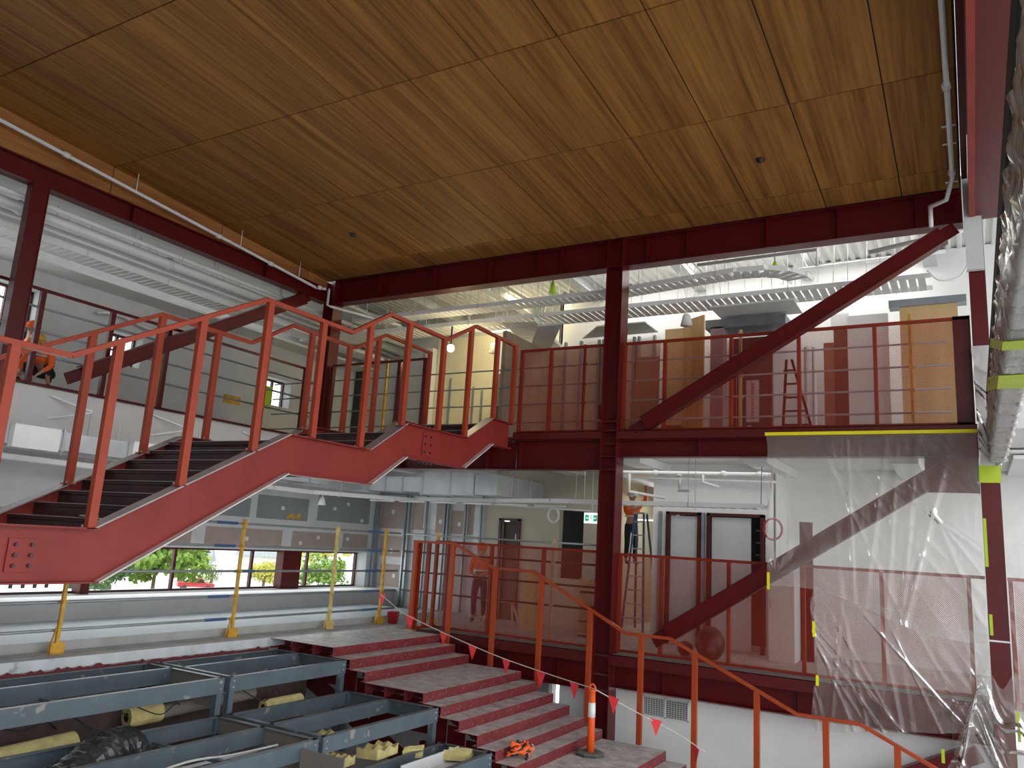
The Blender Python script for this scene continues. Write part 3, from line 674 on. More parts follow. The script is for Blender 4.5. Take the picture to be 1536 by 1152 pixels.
for (x, y, z, r, l, lb) in ((-7.4,8.6,-1.08,.3,.45,'yellow insulation batt lying furthest left under the middle frame'),(-7.25,9.3,-1.05,.2,.5,'yellow insulation batt beneath the middle frame front joist'),(-7.0,9.8,-1.12,1.1,.35,'crumpled yellow insulation batt under the corner of the middle frame'),
                            (-6.75,8.5,-1.30,.1,.75,'wide yellow insulation batt lying in the lowest frame'),(-6.72,9.35,-1.30,.25,.7,'yellow insulation batt lying right of the wide one in the lowest frame'),(-6.5,10.2,-1.12,.5,.4,'small yellow insulation piece by the bleacher stair legs'),(-8.0,9.1,-.98,.2,.6,'yellow insulation batt seen through the middle frame beside its board')):
    v = []; b = MB()
    for i in range(7):
        for j in range(5):
            a = l*(i/6-.5); c = .32*(j/4-.5); hh = .05+.03*math.sin(i*2.1+k)+.02*math.cos(j*3+k)
            v.append((x+c*math.cos(r)-a*math.sin(r)*.3, y+a*math.cos(r)+c*math.sin(r), z+hh))
    w = [(p[0],p[1],z-.05) for p in v]; f = []
    for i in range(6):
        for j in range(4):
            q = i*5+j; f.append((q,q+1,q+6,q+5)); f.append((q+35,q+40,q+41,q+36))
    for i in range(6):
        f.append((i*5,i*5+5,i*5+40,i*5+35)); f.append((i*5+4,i*5+39,i*5+44,i*5+9))
    for j in range(4): f.append((j,j+35,j+36,j+1)); f.append((30+j,31+j,66+j,65+j))
    b.add(v+w, f); one('insulation_batt', b, INSUL, lb, 'insulation', smooth=False); k += 1
one('cable_tray', MB().box(-6.62,-6.14,9.0,10.36,-1.22,-1.21).box(-6.62,-6.60,9.0,10.36,-1.22,-1.06).box(-6.16,-6.14,9.0,10.36,-1.22,-1.10), FILL, 'dusty white metal tray lying in the lowest frame at bottom centre', 'tray')
one('service_pipe', MB().tube([(-8.35,5.2,-.86),(-8.15,8.0,-.84),(-8.1,10.3,-.80)],.028,8), PIPEW, 'white pipe running lengthwise under the middle tier frames', 'pipe', smooth=True)
one('service_pipe', MB().tube([(-8.2,4.8,-.92),(-8.0,7.8,-.90)],.022,8), PIPEW, 'thin white conduit beside the black flexible duct', 'pipe', smooth=True)
one('brown_board', MB().box(-7.02,-6.35,7.55,7.57,-1.02,-.66), GREYIN, 'small brown board standing between the two lower frames at bottom centre', 'board')
for i in range(7):
    y = 3.6+.85*i; x = -9.5+.12*math.sin(i*2.3)
    one('black_cable', MB().tube(smooth_path([(x,y,-.45),(x+.25,y+.25,-.62+.05*(i%3)),(x+.1,y+.6,-.5),(x-.1,y+.9,-.66)]), .008, 5), CABLE,
        'thin black cable hanging under the top tier frames', 'cable', 'loose black cables under the left frames', smooth=True)
one('wire_bundle', MB().tube(smooth_path([(-7.6,5.6,-.78),(-7.5,6.3,-.66),(-7.55,7.0,-.72),(-7.45,7.6,-.70)]), .014, 6), PIPEW, 'white cable bundle lying over the middle frame at bottom left', 'cable', smooth=True)
b = MB(); L_ = []
for i in range(131):
    y = 2.6+.06*i; L_.append((y, random.uniform(.0,.02)+(.035 if random.random() < .15 else 0)))
for (ya, ha), (yb, hb2) in zip(L_, L_[1:]):
    b.add([(-10.695,ya,-.30),(-10.62,ya,-.30),(-10.66,ya,-.155+ha),(-10.695,yb,-.30),(-10.62,yb,-.30),(-10.66,yb,-.155+hb2)], [(0,1,4,3),(1,2,5,4),(2,0,3,5)])
s_ = b.build('debris', mat('red brown rubble', (.16,.03,.035), .9)); s_['kind'] = 'stuff'; tag(s_, 'line of dark red rubble in the gap below the white slab edge', 'debris')

# ================================================================== EDGE PROTECTION
def yellow_post(label, x, y, z=0., h=2.0, base=True, m=YEL, ang=0):
    o = thing('guard_post', label, 'guard post', (x,y,z))
    MB().box(x-.024,x+.024,y-.024,y+.024,z+.015,z+h).build('post', m, o)
    if base:
        MB().box(x+.03,x+.042,y-.10,y+.10,z+.0,z+.15).box(x-.06,x+.07,y-.09,y+.09,z,z+.012).build('clamp_plate', m, o)
        MB().bar((x-.02,y-.10,z+.02),(x-.02,y-.02,z+.35),.03,.012).build('stay', m, o)
    for zz in (.7,1.1,1.53,1.92):
        if zz < h: MB().box(x-.035,x+.05,y-.03,y+.03,z+zz-.025,z+zz+.02).build('bracket', m, o)
    return o
yellow_post('yellow guard post standing left of the others, below the stair stringer', -11.08, 6.86)
yellow_post('yellow guard post in front of the lower strip window', -11.12, 9.95)
yellow_post('pale yellow guard post near the right end of the strip window', -11.08, 12.32, m=mat('faded yellow paint', (.62,.47,.14), .6, var=.25, scale=8))
yellow_post('yellow guard post beside the red bucket', -11.12, 13.92)
yellow_post('yellow guard post behind the head of the lower handrail', -10.25, 14.66)
yellow_post('raw timber guard post behind the lower perforated railing', -7.42, 14.72, h=2.0, base=False, m=TIMB)
b = None
for k, z in enumerate((1.92,1.53,1.10,.68,.30)):
    nm = ('topmost','second highest','middle','second lowest','lowest')[k]
    o = one('guard_tube', MB().cyl((-11.18,3.0,z),(-11.18,14.5,z),.021,8), TUBE, nm+' grey tube of the temporary rail along the left slab edge', 'guard tube', smooth=True)
    y = 9.4 if k != 2 else 9.9
    MB().cyl((-11.18,y,z),(-11.18,y+.45,z),.026,8).build('blue_sleeve', BLUE, o)
    MB().cyl((-11.18,13.4,z),(-11.18,13.9,z),.026,8).build('blue_sleeve', BLUE, o)
for k, z in enumerate((1.92,1.53,1.10,.68)):
    one('guard_tube', MB().cyl((-11.2,14.74,z),(-6.3,14.74,z),.021,8), TUBE if k == 0 else BLACK, ('topmost','second','third','lowest')[k]+' tube of the temporary rail behind the left perforated railing', 'guard tube', smooth=True)
for k, z in enumerate((5.62,5.22,4.82,4.42)):
    one('guard_tube', MB().cyl((-16.0,14.75,z),(-.2,14.75,z),.018,8), STUD, ('topmost','second','third','lowest')[k]+' thin tube of the temporary rail behind the level two railings', 'guard tube', smooth=True)
for k, z in enumerate((5.56,5.13,4.7)):
    one('guard_tube', MB().cyl((-14.55,4.5,z),(-14.55,14.7,z),.022,8), STUD, ('topmost','middle','lowest')[k]+' thin tube of the temporary rail along the left gallery of level two', 'guard tube', smooth=True)
yellow_post('thin post right of the stair head behind the upper perforated railing', -6.9,14.72,4.1,1.95, base=False, m=RAILD)
yellow_post('pale post behind the upper railing where the big brace crosses it', -3.66,14.72,4.1,2.0, base=False, m=TIMB)
yellow_post('yellow post in front of the plywood at the right end of the upper railing', -.78,14.72,4.1,2.05, base=False, m=YEL)
yellow_post('yellow post on the left gallery beside the maroon railing', -14.55,10.25,4.1,1.7, base=False)
yellow_post('short yellow post beyond the upper stair on the back railing', -12.2,14.75,4.1,1.98, base=False)

# ================================================================== BUNTING, BOLLARD, SMALL THINGS
bt = thing('bunting', 'white rope with red triangular pennants slung down beside the bleacher stair', 'bunting', (-11.1,13.7,.4))
BP = [(-11.1,13.85,.63),(-10.35,13.5,.42),(-9.95,13.3,.33),(-9.1,13.3,.10),(-8.36,13.2,-.05),(-7.54,13.1,-.20),(-6.78,13.0,-.30),(-5.95,12.7,-.35),(-5.46,12.46,-.36),(-5.40,12.6,-.42),(-4.9,13.0,-.72),(-4.35,13.4,-1.02),(-3.9,13.5,-1.25)]
MB().tube(smooth_path(BP,4), .009, 6).build('rope', ROPE, bt, smooth=True)
for (x, y, z, tw) in ((-11.1,13.82,.65,.2),(-9.95,13.3,.33,.5),(-9.1,13.3,.10,.1),(-8.36,13.2,-.05,.3),(-7.54,13.1,-.20,0),(-6.78,13.0,-.30,.1),(-5.98,12.7,-.35,0),(-5.28,12.7,-.47,.2),(-4.72,13.15,-.80,.6),(-4.1,13.46,-1.16,-.5)):
    d = Vector((math.cos(tw-.2), math.sin(tw-.2), -.18)); a = Vector((x,y,z)); b_ = a+d*.19; c = a+d*.095+Vector((0,.01,-.26))
    n = Vector((0,.003,0))
    MB().add([a-n,b_-n,c-n,a+n,b_+n,c+n], [(0,1,2),(5,4,3),(0,3,4,1),(1,4,5,2),(2,5,3,0)]).build('pennant', FLAGM, bt)
bo = thing('traffic_bollard', 'orange and white bollard with black rubber base on the lower bleacher landing', 'bollard', (-5.43,12.40,-1.345))
bz = -1.345; bx_, by_ = -5.43, 12.40
MB().tube([(bx_,by_,bz),(bx_,by_,bz+.03),(bx_,by_,bz+.045)],[.24,.24,.20],8).build('base', RUBBER, bo)
MB().tube([(bx_,by_,bz+.045),(bx_,by_,bz+.58),(bx_,by_,bz+.95)],[.062,.056,.050],18).build('tube', ORANGE, bo, smooth=True)
MB().tube([(bx_,by_,bz+.56),(bx_,by_,bz+.78)],[.061,.057],18).build('reflective_band', WHITEP, bo, smooth=True)
MB().tube(smooth_path([(bx_-.05,by_,bz+.95),(bx_-.045,by_,bz+1.02),(bx_,by_,bz+1.06),(bx_+.045,by_,bz+1.02),(bx_+.05,by_,bz+.95)],4),.017,8).cyl((bx_,by_,bz+.95),(bx_,by_,bz+.98),.05).build('handle', ORANGE, bo, smooth=True)
hb = thing('safety_harness', 'heap of orange and black safety harness on a lower bleacher step', 'harness', (-5.88,10.85,-1.2))
b = MB(); c = MB()
for i in range(9):
    a = i*.7; q = [(-5.88+.13*math.cos(a+t*.9)*(1-.1*t)+.02*i/9, 10.86+.16*math.sin(a*1.3+t*.8), -1.18+.03*t+.012*i*(1 if t % 2 else .5)) for t in range(6)]
    (b if i % 3 else c).tube(smooth_path(q,4), .020, 6)
b.build('orange_webbing', HIVIS, hb, smooth=True); c.build('black_webbing', BLACK, hb, smooth=True)
MB().tube(smooth_path([(-5.85,11.02,-1.16),(-5.84,11.15,-1.05),(-5.84,11.25,-1.12),(-5.86,11.12,-1.18)]),.012,6).sphere((-5.84,10.98,-1.10),.05,6).build('steel_clip', GALV, hb, smooth=True)
bu = thing('bucket', 'dark red plastic bucket standing near the yellow guard post', 'bucket', (-11.0,14.25,0))
n = 16
MB().tube([(-11.0,14.25,0),(-11.0,14.25,.24),(-11.0,14.25,.25)],[.10,.135,.145],n).build('bucket_body', REDPL, bu, smooth=True)
MB().tube([(-11.0+.135*math.cos(t*PI/8),14.25-.02,.23-.12*math.sin(t*PI/8)) for t in range(9)],.006,5).build('handle', GALV, bu, smooth=True)
# vent grille
vg = thing('vent_grille', 'white double vent grille in the wall below the level one beam', 'vent', (-4.96,14.6,-.9))
MB().box(-5.39,-4.53,14.60,14.615,-.74,-.72).box(-5.39,-4.53,14.60,14.615,-1.07,-1.05).box(-5.39,-5.37,14.60,14.615,-1.07,-.72).box(-4.55,-4.53,14.60,14.615,-1.07,-.72).box(-4.975,-4.945,14.60,14.615,-1.07,-.72).build('frame', WHITE, vg)
MB().box(-5.37,-4.55,14.613,14.619,-1.05,-.74).build('backing', mat('vent shadow grey', (.16,.17,.165), .8), vg)
b = MB()
for i in range(16): b.box(-5.37+.05*i+.02,-5.37+.05*i+.028,14.602,14.612,-1.05,-.74)
for i in range(9): b.box(-5.37,-4.55,14.604,14.612,-1.03+.034*i,-1.022+.034*i)
b.build('louvre', PALEG, vg)

# ================================================================== PIPES ABOVE
def pipe(label, pts, r, m=PIPEW, clips=(), name='sprinkler_pipe', smooth=True):
    o = thing(name, label, 'pipe', pts[0]); MB().tube(pts, r, 12).build('pipe_run', m, o, smooth=True)
    for c in clips:
        c = Vector(c); MB().cyl(c-Vector((0,r*1.6,0)), c+Vector((0,r*1.6,0)), r*1.55, 12).build('coupling', m, o, smooth=True)
    return o
b = pipe('white sprinkler pipe running along the timber fascia at upper left', [(-13.72,1.0,8.62),(-13.72,13.6,7.72),(-13.5,13.72,7.70)], .033, clips=[(-13.72,7.2,8.18),(-13.72,10.6,7.93),(-13.72,12.1,7.825),(-13.6,13.6,7.71)])
MB().tube([(-13.42,13.74,7.70),(-13.42,13.74,7.28),(-13.3,13.78,7.24),(-12.6,15.6,7.20)],.032,10).build('pipe_drop', PIPEW, b, smooth=True)
for y in (8.6,11.2,13.0): MB().cyl((-13.72,y,8.62-.9*(y-1)/12.6),(-13.72,y,cz(y)),.010,6).build('hanger', PIPEW, b, smooth=True)
b = pipe('white sprinkler pipe running along the right edge of the timber ceiling', [(-.04,1.5,8.62),(-.02,13.5,7.98),(-.12,13.9,7.80),(-.36,14.0,7.76)], .036, clips=[(-.03,10.9,8.12),(-.02,13.3,7.99)])
MB().tube([(-.36,14.0,7.78),(-.36,14.0,7.40)],.036,10).build('pipe_drop', PIPEW, b, smooth=True)
for y in (4.0,8.0,12.1): MB().cyl((-.04,y,8.62-.64*(y-1.5)/12),(-.04,y,cz(y)),.008,6).build('hanger', PIPEW, b, smooth=True)
for y in (11.9,12.4,13.6): MB().box(-.12,.06,y-.01,y+.01,8.08-.06*(y-11.5),8.10-.06*(y-11.5)).build('clip', PIPEW, b)
for k, (x, z, r, lb) in enumerate(((-14.25,7.34,.05,'thick white pipe nearest the left roof beam'),(-14.62,7.26,.11,'large white lagged duct pipe, second from the left roof beam'),(-14.88,7.14,.035,'thin white pipe beside the large lagged pipe'),(-15.0,7.24,.04,'white pipe third out from the roof beam'),(-15.15,7.08,.05,'white pipe just above the left slotted tray'))):
    o = thing('service_pipe', lb+', left gallery', 'pipe', (x,3,z)); MB().cyl((x,3,z),(x,19,z),r,14).build('pipe_run', PIPEW, o, smooth=True)
    for y in range(5,19,2): MB().cyl((x,y+.3*k,z),(x,y+.3*k,7.72),.008,5).build('hanger', GALV, o)
    if k in (0,1):
        for y in (7.0,10.1,13.2): MB().cyl((x,y,z),(x,y+.08,z),r*1.25,14).build('coupling', PIPEW, o, smooth=True)
def ladder_tray(label, path, w, z, slat=.155, h=.09, base=False):
    """slotted tray: side rails plus flat cross slats; path in plan"""
    o = thing('cable_tray', label, 'cable tray', (path[0][0],path[0][1],z)); P_ = [Vector((p[0],p[1],0)) for p in path]
    L = []
    for i in range(len(P_)-1):
        d = (P_[i+1]-P_[i]); n_ = max(1,int(d.length/slat))
        for k in range(n_): L.append((P_[i]+d*(k/n_), d.normalized()))
    b = MB()
    for p, d in L:
        s2 = Vector((-d.y,d.x,0)); a = p-s2*w/2; c = p+s2*w/2
        b.bar((a.x,a.y,z),(c.x,c.y,z),slat*.80,.012)
    b.build('slats', TRAYM, o); b = MB()
    for sgn in (-1,1):
        for i in range(len(P_)-1):
            d = (P_[i+1]-P_[i]).normalized(); s2 = Vector((-d.y,d.x,0))*sgn*w/2
            a = P_[i]+s2; c = P_[i+1]+s2; b.bar((a.x,a.y,z+h/2),(c.x,c.y,z+h/2),.012,h)
    b.build('side_rails', TRAYM, o)
    ln = 0
    for i in range(0,len(L),12):
        p, d = L[i]; s2 = Vector((-d.y,d.x,0))
        for sgn in (-1,1):
            q = p+s2*sgn*(w/2+.02); MB().cyl((q.x,q.y,z-.03),(q.x,q.y,z+1.25 if z > 5 and q.x > -13.9 else (z+.72 if z > 5 else 3.72)),.007,5).build('hanger_rod', GALV, o)
    return o
ladder_tray('long white slotted cable tray crossing the back gallery of level two', [(-16,15.85),(-.44,15.85)], .74, 7.02)
ladder_tray('white slotted cable tray that curves back to the wall on level two', [(-13.5,15.05),(-6.3,15.05),(-4.6,14.78),(-3.7,14.66),(-3.2,14.72),(-2.9,14.9),(-2.72,15.2),(-2.66,15.5)], .42, 7.18)
ladder_tray('white slotted cable tray running along the left gallery of level two', [(-15.35,3),(-15.35,18)], .60, 6.96)
ladder_tray('white slotted cable tray crossing from the yellow lit ceiling towards the stair head', [(-9.6,19),(-8.7,14.9)], .8, 6.78, base=True)
# gallery roof steel (pale painted beams running back)
for i, x in enumerate((-12.6,-10.2,-7.9,-5.3,-2.9,-.5)):
    o = one('roof_rafter', MB().ibeam((x,14.6,8.10),(x+.0,20,8.10),.30,.26,.02,.012), PALEG, ('leftmost of the pale rafters of the back gallery roof','pale roof rafter above the slotted tray, second from the left','pale roof rafter just left of the centre column','pale roof rafter just right of the centre column','pale roof rafter above the curved tray','rightmost of the pale rafters of the back gallery roof')[i], 'rafter')
pipe('white pipe crossing the back gallery roof above the trays', [(-9,16.6,7.75),(-.2,16.2,7.75)], .04, name='service_pipe', clips=[(-4.5,16.4,7.75),(-3.6,16.35,7.75)])
pipe('white pipe with a downward leg behind the top of the upper brace', [(-4.6,15.0,7.62),(-2.3,14.95,7.62),(-2.3,14.95,7.3)], .035, name='service_pipe')
pipe('short white pipe crossing behind the top right end of the upper brace', [(-1.4,14.9,7.42),(.1,14.9,7.62)], .04, name='service_pipe', clips=[(-.35,14.9,7.56)])
pipe('white flexible cable drooping on the wall at the right of the upper gallery', smooth_path([(-.5,15.6,7.2),(-.3,15.7,7.02),(0,15.8,7.08),(.15,15.8,7.3)],5), .018, name='white_cable')
# extra hanger rods in the back gallery
b = MB()
for i in range(46):
    x = -13.2+.27*i+random.uniform(-.06,.06); b.cyl((x,15.2+random.uniform(0,1.1),7.1),(x,15.2+random.uniform(0,1.1),8.28),.006,5)
s_ = b.build('hanger_rods', GALV); s_['kind'] = 'stuff'; tag(s_, 'thin ceiling hanger rods above the slotted trays on level two', 'hanger rods')
# lamps
def pendant(label, x, y, z, m=SHADE, zc=8.28):
    o = thing('pendant_lamp', label, 'lamp', (x,y,z))
    MB().tube([(x,y,z+.26),(x,y,z+.22),(x,y,z)],[.05,.08,.13],16).build('lamp_shade', m, o, smooth=True)
    MB().cyl((x,y,z+.26),(x,y,zc),.007,6).build('cord', CABLE if m is LIMEC else PIPEW, o); return o
pendant('white pendant lamp right of the centre column above the tan cupboard', -5.1,15.9,6.63)
pendant('white pendant lamp hanging right of the glowing bulb', -10.35,16.6,6.55)
for x, y, lb in ((-8.0,15.2,'yellow lamp hook hanging left of the centre column below the roof beam'),(-3.2,15.6,'yellow topped lamp hanging above the curved slotted tray')):
    o = thing('hanging_lamp', lb, 'lamp', (x,y,7.4)); MB().tube([(x,y,7.72),(x,y,7.6),(x,y,7.45)],[.03,.06,.09],12).build('lamp_body', LIMEC, o, smooth=True); MB().cyl((x,y,7.7),(x,y,8.28),.01,6).build('cord', BLACK, o)
bl = thing('light_bulb', 'glowing bare bulb between the stair handrails on level two', 'light bulb', (-10.9,15.5,6.45))
MB().sphere((-10.9,15.5,6.45),.095,8).build('bulb', BULB, bl, smooth=True); MB().cyl((-10.9,15.5,6.55),(-10.9,15.5,7.0),.02,8).build('socket', BLACK, bl)
lp = bpy.data.lights.new('bulb light', 'POINT'); lp.energy = 28; lp.color = (1,.82,.45); lp.shadow_soft_size = .1; lo = bpy.data.objects.new('bulb_light', lp); COL.objects.link(lo); lo.parent = bl; lo.location = (.12,-.0,-.15)
def batten(label, x, y, z, lx, ly, m=PANELL, name='ceiling_light'):
    o = thing(name, label, 'ceiling light', (x,y,z)); MB().box(x-lx/2,x+lx/2,y-ly/2,y+ly/2,z+.012,z+.07).build('housing', WHITE, o); MB().box(x-lx/2+.02,x+lx/2-.02,y-ly/2+.02,y+ly/2-.02,z,z+.012).build('diffuser', m, o); return o
batten('bright ceiling panel light behind the stair head, the one nearer the viewer', -10.1,16.4,7.1,.7,.5)
batten('bright ceiling panel light behind the stair head, the farther one', -9.8,17.6,7.0,.8,.5)
batten('bright ceiling light tucked under the big roof beam left of the column', -9.9,15.2,7.85,.8,.25)
batten('glowing fluorescent light at the end of the passage behind the ladder', -7.05,19.4,2.62,.8,.25, TUBEL)
def area(name, loc, sx, sy, e, col=(1,1,1), rotx=0, parent=None, rz=0):
    l = bpy.data.lights.new(name, 'AREA'); l.shape = 'RECTANGLE'; l.size = sx; l.size_y = sy; l.energy = e; l.color = col
    o = bpy.data.objects.new(name, l); COL.objects.link(o); o.location = loc; o.rotation_euler = (rotx,0,rz); return o
# added fill lights hidden in the galleries, the passage lamp and the window daylight
area('gallery_fill_left', (-15.9,9.5,7.6), 1.0, 12, 22, (.95,.98,1))
area('gallery_fill_back', (-4.0,16.6,8.2), 7, .8, 95, (1,.98,.93))
area('gallery_fill_stair', (-10.3,17.3,8.2), 3, 1, 60, (1,.86,.52))
area('lower_fill_back', (-4.0,15.7,3.50), 7, .8, 16, (1,.98,.95))  # this and the next two: unseen fill lights added on level one
area('lower_fill_right', (1.6,15.9,3.50), 2, 1.5, 8, (1,.98,.95))
area('lower_fill_left', (-12.6,9.5,3.45), .6, 9, 16, (.95,.98,1))
area('passage_lamp', (-6.8,19.8,3.3), .8, 2, 16, (1,.93,.75))
area('window_daylight', (-14.2,12,.95), .85, 9.5, 60, (.95,.98,1), 0).rotation_euler = (0, -PI/2, 0)

# ================================================================== LEVEL 1 SERVICES
def duct(label, x0,x1,y0,y1,z0,z1, seams=(), axis='x'):
    o = thing('air_duct', label, 'duct', (x0,y0,z0)); MB().box(x0,x1,y0,y1,z0,z1).build('duct_body', GALVP, o)
    for s_ in seams:
        (MB().box(s_-.02,s_+.02,y0-.02,y1+.02,z0-.02,z1+.02) if axis == 'x' else MB().box(x0-.02,x1+.02,s_-.02,s_+.02,z0-.02,z1+.02)).build('flange_joint', GALV, o)
    return o
duct('long pale duct under the left gallery, its end box showing left of the stair', -13.9,-13.25,4,14.2,2.95,3.25,(5.2,7.6,7.75,10.0,12.1,13.6),'y')
for y, lb in ((7.6,'left'),(9.7,'right')):
    one('duct_box', MB().box(-13.24,-13.1,y-.75,y,2.9,3.27), WHITE, lb+' of the two white duct boxes behind the lower stair posts', 'box')
    one('hanger_rod', MB().box(-13.12,-13.09,y+.04,y+.06,2.85,3.3), GALV, 'grey bent hanger rod beside the '+lb+' white duct box', 'rod')
duct('bright galvanised duct below the stair head, left part', -13.1,-11.05,14.95,15.5,2.90,3.24,(-12.6,-12.1,-11.6))
duct('bright galvanised duct below the stair head, large box with flanges', -11.02,-9.75,14.9,15.6,2.84,3.36,(-10.98,-10.2))
duct('bright galvanised duct running back from the large box towards the column', -9.73,-9.15,15.2,17.45,2.88,3.34,(15.9,16.8),'y')
ladder_tray('white cable tray on level one crossing behind the centre column to the right', [(-12.0,16.2),(-9.5,16.0),(-7.8,15.4),(-3.3,15.2)], .35, 2.76, slat=.2, h=.08)
ladder_tray('white slotted tray on level one along the left window wall', [(-13.55,3),(-13.55,14.0),(-12.0,16.0)], .25, 2.72, slat=.16, h=.08)
for i in range(6):
    x = -13.1+.95*i
    one('strut_bracket', MB().box(x,x+.75,15.62-.02*i,15.66-.02*i,2.68,2.715), PIPEW, 'white strut bracket under the level one services', 'bracket', 'white strut brackets below the ducts')
pipe('white sprinkler main crossing level one right of the centre column', [(-6.6,15.6,3.46),(-3.3,15.6,3.44)], .035, name='service_pipe', clips=[(-5.6,15.6,3.455),(-4.2,15.6,3.45),(-3.5,15.6,3.44)])
pipe('white drop pipe bent to the right beside the ladder worker', [(-6.17,15.6,3.44),(-6.17,15.6,3.06),(-5.6,16.2,2.98)], .03, name='service_pipe')
pipe('white bent pipe right of the camera bracket on level one', [(-4.61,15.6,3.44),(-4.61,15.6,3.27),(-4.30,15.6,3.18)], .027, name='service_pipe')
pipe('thin white pipe behind the sprinkler main on level one', [(-6.6,16.3,3.42),(-3.3,16.3,3.36)], .022, name='service_pipe')
cmx = thing('bracket_arm', 'small galvanised bracket hanging from the sprinkler main on level one', 'bracket', (-5.09,15.6,3.1))
MB().cyl((-5.09,15.6,3.44),(-5.09,15.6,3.14),.03,10).cyl((-5.09,15.6,3.42),(-5.09,15.6,3.38),.06,10).build('stem', GALV, cmx, smooth=True); MB().box(-5.12,-4.88,15.57,15.63,3.07,3.12).build('arm', GALV, cmx)
one('blue_cable', MB().tube([(-3.42,15.4,3.7),(-3.44,15.4,2.8)],.008,6), BLUE, 'thin blue cable hanging at the left edge of the plastic sheet', 'cable')
one('pipe_loop', MB().tube([(-7.86+.13*math.cos(t*PI/10),15.5,2.50+.15*math.sin(t*PI/10)) for t in range(21)],.024,8), FILL, 'white loop of pipe hanging left of the exit sign', 'loop', smooth=True)
one('hose_reel', MB().tube([(-3.33+.17*math.cos(t*PI/12),15.9,2.42+.2*math.sin(t*PI/12)) for t in range(25)],.02,8), REDPL, 'dark red hoop seen at the left edge of the plastic sheet', 'hoop', smooth=True)
one('conduit', MB().cyl((-9.75,16.1,2.72),(-7.4,16.4,2.66),.02,8), PIPEW, 'thin white conduit left of the exit sign under the ducts', 'conduit')
for y, lb in ((8.5,'small white cone shaped lamp under the left tray, behind the stair'),(14.35,'small white lamp under the tray above the plasterboard')):
    o = thing('wall_lamp', lb, 'lamp', (-13.5,y,2.5)); MB().tube([(-13.5,y,2.66),(-13.5,y,2.48)],[.05,.10],12).build('lamp_shade', SHADE, o, smooth=True); MB().cyl((-13.5,y,2.66),(-13.5,y,2.71),.02,8).build('lamp_mount', SHADE, o)
for i, (y, lb) in enumerate(((8.0,'leftmost'),(10.1,'middle'),(12.4,'rightmost'))):
    o = thing('wall_bracket', lb+' of the three grey triangular brackets on the white upstand', 'bracket', (-14.28,y,3.6))
    MB().bar((-14.27,y-.02,3.97),(-13.86,y+.55,3.76),.05,.03).build('diagonal_arm', GALV, o); MB().bar((-14.27,y-.02,3.56),(-13.86,y+.55,3.74),.05,.03).build('lower_arm', GALV, o)
    MB().cyl((-13.88,y+.53,3.72),(-13.88,y+.53,2.80),.006,5).build('hanger_rod', GALV, o)
# exit sign
ex = thing('exit_sign', 'white and green exit sign with running man and arrows left of the column', 'sign', (-7.63,16.98,2.4))
MB().box(-7.82,-7.45,17.0,17.03,2.41,2.65).build('sign_board', SIGNW, ex)
MB().box(-7.79,-7.70,16.994,16.999,2.46,2.60).box(-7.58,-7.49,16.994,16.999,2.46,2.60).build('green_panel', GREENS, ex)
MB().box(-7.648,-7.625,16.994,16.999,2.57,2.595).bar((-7.635,16.996,2.565),(-7.645,16.996,2.51),.005,.022,(0,1,0)).bar((-7.645,16.996,2.515),(-7.605,16.996,2.475),.005,.014,(0,1,0)).bar((-7.645,16.996,2.515),(-7.68,16.996,2.475),.005,.014,(0,1,0)).bar((-7.63,16.996,2.555),(-7.60,16.996,2.535),.005,.012,(0,1,0)).build('running_figure', GREENS, ex)
MB().prism([(-7.515,2.53),(-7.545,2.555),(-7.545,2.505)],'y',16.99,16.993).box(-7.57,-7.545,16.99,16.993,2.522,2.538).prism([(-7.765,2.53),(-7.735,2.555),(-7.735,2.505)],'y',16.99,16.993).box(-7.735,-7.71,16.99,16.993,2.522,2.538).build('arrow', SIGNW, ex)
MB().cyl((-7.63,17.01,2.65),(-7.63,17.01,3.74),.008,6).build('hanger', GALV, ex)
# door frames and leaves on level 1
for n, (x0, x1, leaf) in enumerate(((-5.68,-4.93,.7),(-4.80,-3.64,.72))):
    o = struct(MB().box(x0,x0+.07,16.52,16.62,0,2.72).box(x1-.07,x1,16.52,16.62,0,2.72).box(x0,x1,16.52,16.62,2.66,2.72).build('door_%d' % (n+1), DOORM))
    lf = MB().box(x0+.09,x0+.09+(.58 if n == 0 else .80),16.60,16.64,0.02,2.64).build('door_leaf', PALEG, o)
for x, lb in ((-5.80,'left of the first white door'),(-4.865,'between the two white doors')):
    one('steel_stud', MB().box(x-.04,x+.02,16.50,16.58,0,2.72), STUD, 'grey steel stud standing '+lb, 'stud')
b = thing('shelf_rack', 'dark shelving seen in the opening right of the white doors', 'shelves', (-3.9,17.2,0))
for z in (1.9,2.15,2.4): MB().box(-3.9,-3.5,17.0,17.4,z,z+.03).build('shelf', STUD, b)
dr = struct(MB().box(-10.37,-10.30,17.44,17.5,0,2.45).box(-9.83,-9.76,17.44,17.5,0,2.45).box(-10.37,-9.76,17.44,17.5,2.40,2.45).build('door_3', DOORM))
MB().box(-10.28,-9.86,17.56,17.60,0,2.38).build('door_leaf', mat('brown door', (.05,.035,.028), .5), dr); MB().box(-9.93,-9.90,17.53,17.56,1.95,2.08).build('door_handle', GALV, dr)
# studs on the level 1 plasterboard wall
sp = thing('stud_partition', 'row of bare steel studs in front of the patched plasterboard back wall', 'partition', (-12.5,17.4,0))
for x in (-13.30,-13.18,-12.62,-12.02,-11.92,-11.38,-10.90): MB().box(x-.02,x+.02,17.38,17.46,0,2.98).build('stud', STUD, sp)
MB().box(-14.2,-10.86,17.38,17.46,0,.05).box(-14.2,-10.86,17.38,17.46,2.95,3.0).build('track', STUD, sp)
one('corner_stud', MB().box(-14.28,-14.18,17.30,17.40,.47,2.94), STUD, 'grey corner stud where the strip window wall meets the back wall', 'stud')
